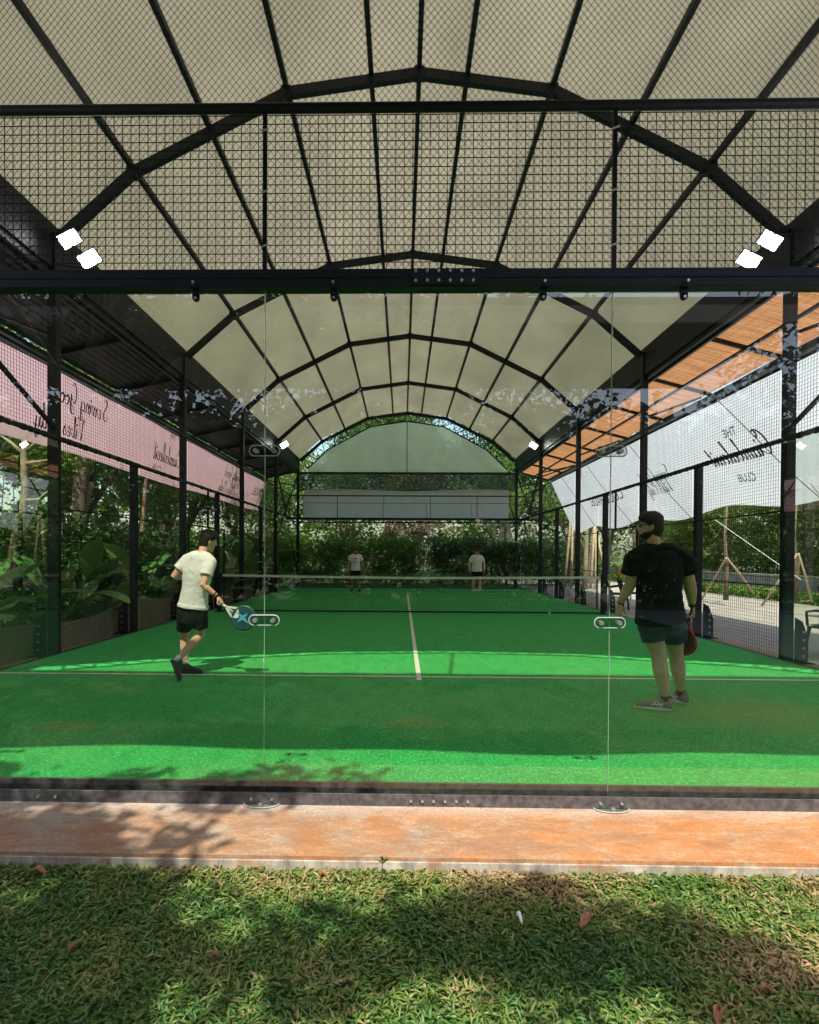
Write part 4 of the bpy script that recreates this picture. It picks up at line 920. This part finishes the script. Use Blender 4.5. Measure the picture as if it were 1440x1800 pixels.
def staked(label, apex, feet, r=.035):
    t = thing('tree_stakes', label, 'stakes', 'pole tripods propping young trees', apex); A = V(apex)
    for f in feet: pole(V(f)-A, V((random.uniform(-.04, .04), 0, .06)), r).build('pole', 'wood', t, True)
    return t
g = lambda px, py, z=-.1: (lambda q: q)(at(px, py, (CH-z)*FPX/(py-982)-CD))
staked('tripod of pale poles by the low wall, between the two nearest right posts', at(1278, 985, 13.5), [g(1232, 1056), at(1326, 1043, 14.6), at(1272, 1040, 15.2)])
staked('tripod of pale poles right of the big right column', at(1402, 977, 12.6), [g(1338, 1067), at(1428, 1058, 13.2), at(1400, 1045, 14.4)])
staked('tall pale pole bundle standing in the gate opening', at(1046, 925, 22.5), [g(1070, 1036), at(1038, 1040, 22), at(1048, 1041, 21.8), at(1030, 1038, 23)], .06)
staked('pale pole pair between the last two right posts', at(1006, 905, 23), [g(992, 1036), at(1004, 1040, 22)], .06)
staked('short stake leaning on the narrow trunk behind the left fence', at(258, 985, 12.2), [at(276, 1066, 12.0), at(268, 1066, 12.6)])
yT = 12.8
for (px, l_) in ((1276, 'young dark stem between the first tripod poles'), (1398, 'young dark stem between the second tripod poles')):
    slim(l_, [at(px, 1055, yT+.9), at(px+2, 1000, yT+.9), at(px-2, 940, yT+.9), at(px+3, 880, yT+.9)], [.07, .06, .045, .03], 'bark')
slim('pale forked young tree in the gate opening behind the net post', [at(1028, 1040, 21.5), at(1030, 985, 21.5), at(1032, 930, 21.5), at(1040, 870, 21.5)], [.13, .11, .08, .05], 'palebark', ([at(1030, 970, 21.5), at(1018, 945, 21.5), at(1010, 930, 21.5)],))

# big-leaved tropical plants
def blade(mb, rn, base, az, el, L, W, pet, curl):
    d = V((math.cos(az)*math.cos(el), math.sin(az)*math.cos(el), math.sin(el))); s = V((-math.sin(az), math.cos(az), 0)); p = V(base); e = el; pts = []
    tip = p+d*pet; mb.tube([p, p+d*pet*.5+V((0, 0, .02)), tip], [.02, .015, .01], 5); rn += [.6]*(2*5+2)
    K = 9; q = tip; a0 = len(mb.v); c0 = random.random()
    for k in range(K+1):
        t_ = k/K; wd = W*math.sin(PI*min(1, t_*.93+.05))**.7*.5; dd = V((math.cos(az)*math.cos(e), math.sin(az)*math.cos(e), math.sin(e))); n = s.cross(dd)
        mb.v += [tuple(q+s*wd-n*wd*.25*-1), tuple(q), tuple(q-s*wd+n*wd*.25)]
        q = q+dd*L/K; e -= curl/K
    for k in range(K):
        for j in (0, 1): a = a0+k*3+j; mb.f.append((a, a+1, a+4, a+3)); rn.append(c0)
def bigplant(label, loc, n, L, W, pet, seed, mat='bigleaf', elr=(.5, 1.3), curl=1.3, group='broad-leaved plants along the left fence'):
    random.seed(seed); t = thing('broadleaf_plant', label, 'plant', group, loc); b = MB(); rn = []
    for k in range(n): blade(b, rn, (random.uniform(-.06, .06), random.uniform(-.06, .06), random.uniform(0, .1)), 2*PI*k/n*1.618*2+random.uniform(-.3, .3), random.uniform(*elr), L*random.uniform(.7, 1.2), W*random.uniform(.8, 1.2), pet*random.uniform(.4, 1.2), curl*random.uniform(.5, 1.3))
    me = bpy.data.meshes.new('leaves'); me.from_pydata(b.v, [], b.f); a = me.attributes.new('rnd', 'FLOAT', 'FACE'); rn = (rn+[.5]*len(b.f))[:len(b.f)]; a.data.foreach_set('value', rn)
    link('leaves', me, mat, t, True); return t
pA = bigplant('tall paddle-leaved plant beside the slim pale trunk', (-6.6, 6.6, -.1), 12, 1.1, .34, 1.1, 1)
pB = bigplant('broad arching plant close behind the left mesh fence', (-6.3, 8.0, -.1), 14, .8, .30, .55, 2, curl=1.8)
pC = bigplant('narrow-leaved upright plant in the left planting', (-6.2, 9.4, -.1), 18, .8, .14, .35, 3, elr=(.7, 1.4), curl=1.0)
LL = ['paddle-leaved plant left of the first fence column', 'paddle-leaved plant filling the first mesh panel', 'tall paddle-leaved plant behind the second left post', 'paddle-leaved plant beyond the running man', 'paddle-leaved plant near the net end on the left', 'tall paddle-leaved plant by the far left columns']
for (x, y, s, rz), l_ in zip(((-7.0, 5.0, 1.05, 1), (-6.6, 7.6, 1.1, 2.5), (-6.9, 10.6, 1.3, 4), (-6.8, 13.0, 1.2, 1.2), (-6.4, 15.2, 1.1, 2), (-6.6, 18.4, 1.3, 5)), LL): dup(pA, (x, y, -.1), rz, s, l_)
LL = ['arching plant at the very left behind the glass panel', 'arching plant low behind the first left mesh', 'arching plant behind the second left mesh panel', 'arching plant behind the running man', 'arching plant near the left end of the net', 'arching plant beyond the net on the left']
for (x, y, s, rz), l_ in zip(((-6.2, 4.6, .9, 1), (-6.0, 7.0, .9, 3), (-6.1, 10.2, 1.1, 2), (-6.0, 12.2, 1.2, 4), (-6.1, 14.2, 1.0, 5), (-6.2, 16.8, 1.2, 1)), LL): dup(pB, (x, y, -.1), rz, s, l_)
LL = ['narrow-leaved clump by the foot of the slim trunk', 'narrow-leaved clump near the second left post', 'narrow-leaved clump behind the running man', 'narrow-leaved clump past the left net post', 'narrow-leaved clump by the last left posts']
for (x, y, s, rz), l_ in zip(((-6.1, 5.8, .9, 1), (-6.0, 8.8, .8, 3), (-6.0, 11.4, 1.1, 2), (-6.0, 13.4, 1.1, 4), (-6.1, 19.2, 1.3, 5)), LL): dup(pC, (x, y, -.1), rz, s, l_)
bo = bigplant('plant with orange flower spikes behind the left fence near the net', (-6.4, 13.9, 1.2), 5, .55, .12, .15, 9, 'autumn', (.9, 1.5), .4, None)
bo.name = 'flower_spike'
# tan ground sheet wall on the left
t = MB()
def tw(u, v):
    y = -.3+20.5*u; top = .40+.05*math.sin(y*1.9)+.06*math.sin(y*.8+1); return (-5.42-.10*v+.03*math.sin(y*4+v*2), y, -.10+(top+.10)*v)
t.grid(tw, 140, 6); t.grid(lambda u, v: (lambda p: (p[0]-.02, p[1], p[2]))(tw(u, v)), 140, 6)
tag(t.build('ground_sheet', 'tan', None, True), 'sagging tan fabric skirt along the foot of the left fence', 'fabric skirt')

# trees behind the viewer (seen mirrored in the glass, and shading the lawn)
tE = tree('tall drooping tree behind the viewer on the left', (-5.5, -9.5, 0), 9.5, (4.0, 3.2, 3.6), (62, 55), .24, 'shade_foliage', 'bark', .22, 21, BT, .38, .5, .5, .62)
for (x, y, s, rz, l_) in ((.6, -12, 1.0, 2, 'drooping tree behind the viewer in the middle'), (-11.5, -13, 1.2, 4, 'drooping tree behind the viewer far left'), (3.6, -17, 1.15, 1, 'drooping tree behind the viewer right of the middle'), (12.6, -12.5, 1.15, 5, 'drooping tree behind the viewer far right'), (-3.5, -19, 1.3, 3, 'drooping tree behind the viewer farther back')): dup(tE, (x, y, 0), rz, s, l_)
hedge('dark shrub belt added behind the viewer to darken the reflections', -30, -15.5, 30, -13.5, 5.4, 72000, .48, 'shade_foliage', 0, .6)  # out of view, put in to block the bright horizon in the glass
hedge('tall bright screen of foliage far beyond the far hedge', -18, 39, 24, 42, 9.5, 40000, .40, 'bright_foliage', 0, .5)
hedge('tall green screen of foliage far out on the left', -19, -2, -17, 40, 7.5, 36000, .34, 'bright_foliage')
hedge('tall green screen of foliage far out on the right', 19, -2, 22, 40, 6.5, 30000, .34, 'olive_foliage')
# low branch that shades the lawn and the left of the slab
t = thing('tree', 'overhanging tree just behind and left of the viewer', 'tree', BT, (-4.6, -5.4, 0)); b = MB(); tips = []
limbs(b, (0, 0, -.2), (.1, .05, 1), .2, 4.2, 2, random.Random(3), tips); b.tube([(0, 0, 3.6), (1.6, .5, 4.7), (3.2, 1.0, 5.2), (5.2, 1.1, 5.4)], [.12, .09, .06, .03], 8); b.build('trunk', 'bark', t, True)
parts = []
for (cx, cy, cz, rx, ry, rz_, nc, sp) in ((-1.75, -4.5, 5.5, 1.0, .34, .25, 40, .12), (-.15, -4.40, 5.5, .6, .20, .15, 18, .09), (.55, -4.52, 5.45, .36, .22, .15, 14, .08), (-2.3, -3.75, 5.4, .8, .35, .3, 16, .12), (-1.5, -3.25, 5.5, .8, .25, .2, 7, .10), (-3.4, -3.6, 5.4, .9, .6, .4, 22, .16), (-3.2, -5.6, 5.3, 1.6, .6, .5, 30, .2)):
    c, p, tone = clumps(nc, 60, (rx, ry, rz_), sp, (cx+4.6, cy+5.4, cz)); parts.append(p)
leafmesh('crown', np.concatenate(parts), .14, 'dark_foliage', t, .42, .5, .3)
t = thing('tree', 'unseen very tall broad tree behind the viewer, added to shade the lawn', 'tree', BT, (-1, -17, 0)); b = MB(); b.tube([(0, 0, -.2), (.2, .3, 5), (.3, 1, 9), (1, 3, 11)], [.4, .33, .25, .1], 10)  # out-of-view tree added so that its shadow covers the lawn
for k in range(6): a = k*1.05; b.tube([(.3, .8, 8.5), (3*math.cos(a), 2+2.5*math.sin(a), 10.2), (7*math.cos(a), 3.5+3.5*math.sin(a), 11.4)], [.16, .1, .03], 6)
b.build('trunk', 'bark', t, True); c, p, tone = clumps(220, 60, (11, 3.8, .8), .42, (0, 2.6, 11.6)); leafmesh('crown', p, .34, 'dark_foliage', t, .5, .6, .2, rnd=tone)
# clubhouse verandah behind the viewer (mirrored as the pinkish band)
t = thing('verandah_roof', 'pink fascia roof of a verandah behind the viewer', 'roof')
b = MB(); b.box((-12, -9.1, 6.62), (9, -9.0, 7.0)); b.build('fascia', 'fascia', t)
b = MB(); b.box((-12, -15, 7.0), (9, -9.05, 7.2)); b.build('roof_slab', 'roofdark', t)
for x in (-12, 8.9): b = MB(); b.box((x, -9.4, -.16), (x+.2, -9.2, 7.0)); b.build('pillar', 'fascia', t)

# ================================================================== FOREGROUND GRASS
def grass(x0, x1, y0, y1, n, size, z0=-.138):
    x = RN.uniform(x0, x1, n); y = RN.uniform(y0, y1, n); z = z0+.012+RN.uniform(0, .028, n)
    pn = np.array([noise.noise(V((a*1.7, b_*2.2, 3.1))) + .5*noise.noise(V((a*5, b_*5, 1.1))) for a, b_ in zip(x, y)])
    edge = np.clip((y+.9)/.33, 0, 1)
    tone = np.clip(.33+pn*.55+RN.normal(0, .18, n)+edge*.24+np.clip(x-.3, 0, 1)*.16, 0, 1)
    ang = RN.uniform(0, 2*PI, n); el = RN.uniform(-.1, .75, n)
    d = np.stack([np.cos(ang)*np.cos(el), np.sin(ang)*np.cos(el), np.sin(el)], 1)
    return np.stack([x, y, z], 1), tone, d
P1 = [grass(-2.6, 2.8, -1.6, -.589, 56000, .05), grass(-2.6, 2.8, -.68, -.595, 3500, .06, -.125), grass(-6.5, 6.5, -4, -1.6, 22000, .06), grass(2.8, 6.5, -1.6, -.59, 6000, .05), grass(-6.5, -2.6, -1.6, -.59, 6000, .05)]
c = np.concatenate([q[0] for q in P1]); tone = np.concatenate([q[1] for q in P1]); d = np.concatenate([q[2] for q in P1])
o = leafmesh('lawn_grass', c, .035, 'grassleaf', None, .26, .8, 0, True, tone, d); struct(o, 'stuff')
sheet('lawn', -30, -30, 30, -.588, -.136, 'groundgreen')
leafspots = [(70, 1552, .05, 'brown curled leaf on the grass at the far left'), (332, 1548, .03, 'small brown leaf on the grass near the slab, left of centre'), (567, 1549, .03, 'pale dry leaf on the grass just below the slab'), (1030, 1625, .07, 'long reddish leaf on the shaded grass right of centre'), (913, 1622, .03, 'tiny white scrap on the shaded grass'), (1348, 1742, .04, 'reddish leaf low on the grass at the right'), (128, 1690, .04, 'dull brown leaf on the grass low on the left'), (377, 1700, .03, 'small reddish leaf low on the grass left of centre'), (1262, 1790, .05, 'dry curled scrap at the bottom edge right')]
for k, (px, py, L, l_) in enumerate(leafspots):
    z = -.098; q = at(px, py, (CH-z)*FPX/(py-981)-CD); a = k*1.3; b = MB()
    dx, dy = math.cos(a), math.sin(a)
    fn = lambda u, v: (q.x+dx*(u-.5)*L*1.3-dy*(v-.5)*L*.55*math.sin(PI*(u*.9+.05)), q.y+dy*(u-.5)*L*1.3+dx*(v-.5)*L*.55*math.sin(PI*(u*.9+.05)), z+.012*math.sin(u*5)+.02*(v-.5)**2*4)
    b.grid(fn, 8, 4); o = b.build('fallen_leaf', 'white' if 'white' in l_ else 'deadleaf', None, True); tag(o, l_, 'leaf', 'fallen leaves on the grass')
    md = o.modifiers.new('s', 'SOLIDIFY'); md.thickness = .0012
t = thing('weed', 'small two-leaved weed sprouting against the slab edge', 'plant', None, at(672, 1520, -.66)); b = MB(); q = V((0, 0, 0))
for (dx, dz) in ((-.025, .03), (.03, .035), (0, .045)): b.add([q, q+V((dx*.6-.008, 0, dz*.8)), q+V((dx, -.01, dz)), q+V((dx*.6+.008, 0, dz*.6))], [(0, 1, 2, 3)])
b.tube([(0, 0, -.05), (0, 0, 0)], .002, 5); b.build('leaves', 'bright_foliage', t)

# ================================================================== THINGS BESIDE THE COURT
def chair(label, loc, rz, m, group=None):
    t = thing('plastic_chair', label, 'chair', group, loc); t.rotation_euler = (0, 0, rz)
    b = MB(); b.grid(lambda u, v: (-.23+.46*u, -.22+.44*v, .44+.02*(2*u-1)**2), 6, 6); b.box((-.23, -.23, .415), (.23, .22, .437)); b.build('seat', m, t, True)
    b = MB()
    for k in range(5):
        x = -.17+.085*k; b.bar((x, .23, .46), (x*1.05, .33, .80), .04, .015, (0, 1, 0))
    b.tube([(-.24, .22, .44), (-.25, .28, .65), (-.2, .34, .84), (0, .355, .88), (.2, .34, .84), (.25, .28, .65), (.24, .22, .44)], .022, 8); b.build('backrest', m, t, True)
    for sx in (-1, 1):
        for sy in (-1, 1): b = MB(); b.tube([(sx*.21, sy*.2, .43), (sx*.25, sy*.25, 0)], [.026, .02], 8); b.build('leg', m, t, True)
        b = MB(); b.tube([(sx*.25, .27, .62), (sx*.28, .05, .66), (sx*.27, -.18, .65), (sx*.24, -.2, .44)], .02, 8); b.build('armrest', m, t, True)
    return t
chair('dark brown plastic armchair on the path at the right edge', (6.28, 5.05, -.085), -1.2, 'plasticchair')
chair('black chair outside the gate nearest the net post', (5.95, 12.2, -.085), 1.2, 'black', 'chairs outside the gate')
chair('black chair outside the gate with a yellow bag on it', (6.45, 12.6, -.085), 1.0, 'black', 'chairs outside the gate')
b = MB(); b.loft([((6.2, 12.6, .78), (.13, 0, 0), (0, .09, 0)), ((6.2, 12.6, .95), (.16, 0, 0), (0, .1, 0)), ((6.22, 12.6, 1.15), (.11, 0, 0), (0, .07, 0)), ((6.22, 12.6, 1.2), (.05, 0, 0), (0, .03, 0))], 12)
tag(b.build('bag', 'yellow', None, True), 'yellow cloth bag hung on the chair outside the gate', 'bag')
t = thing('folding_table', 'white framed low table outside the gate beside the man in black', 'table', None, (6.25, 11.0, -.085))
b = MB(); b.box((-.4, -.3, .70), (.4, .3, .73)); b.build('table_top', 'white', t)
for sx in (-1, 1):
    for sy in (-1, 1): b = MB(); b.bar((sx*.37, sy*.27, 0), (sx*.37, sy*.27, .7), .03); b.build('leg', 'white', t)
t = thing('litter_bin', 'dark green pedestal bin at the right edge beside the low wall', 'bin', None, (10.35, 10.2, -.085))
b = MB(); b.tube([(0, 0, 0), (0, 0, .55), (0, 0, .6), (0, 0, .78)], [.14, .12, .3, .33], 16); b.build('body', 'black', t, True)
b = MB(); b.ell((10.3, 10.2, .72), (.17, 0, 0), (0, .14, 0), (0, 0, .10), 16, 8); tag(b.build('cushion', 'yellow', None, True), 'yellow cushion lying on the dark pedestal bin', 'cushion')
b = MB(); b.tube([at(1425, 850, 5.2), at(1470, 905, 4.8)], .006, 5); b.tube([at(1256, 913, 11.5), at(1320, 958, 10.6), at(1366, 990, 9.9), at(1408, 1019, 9.4)], .009, 5)
tag(b.build('guy_rope', 'white'), 'pale guy ropes slanting down from the white banner on the right', 'rope')
bpy.data.scenes.remove(WORK)
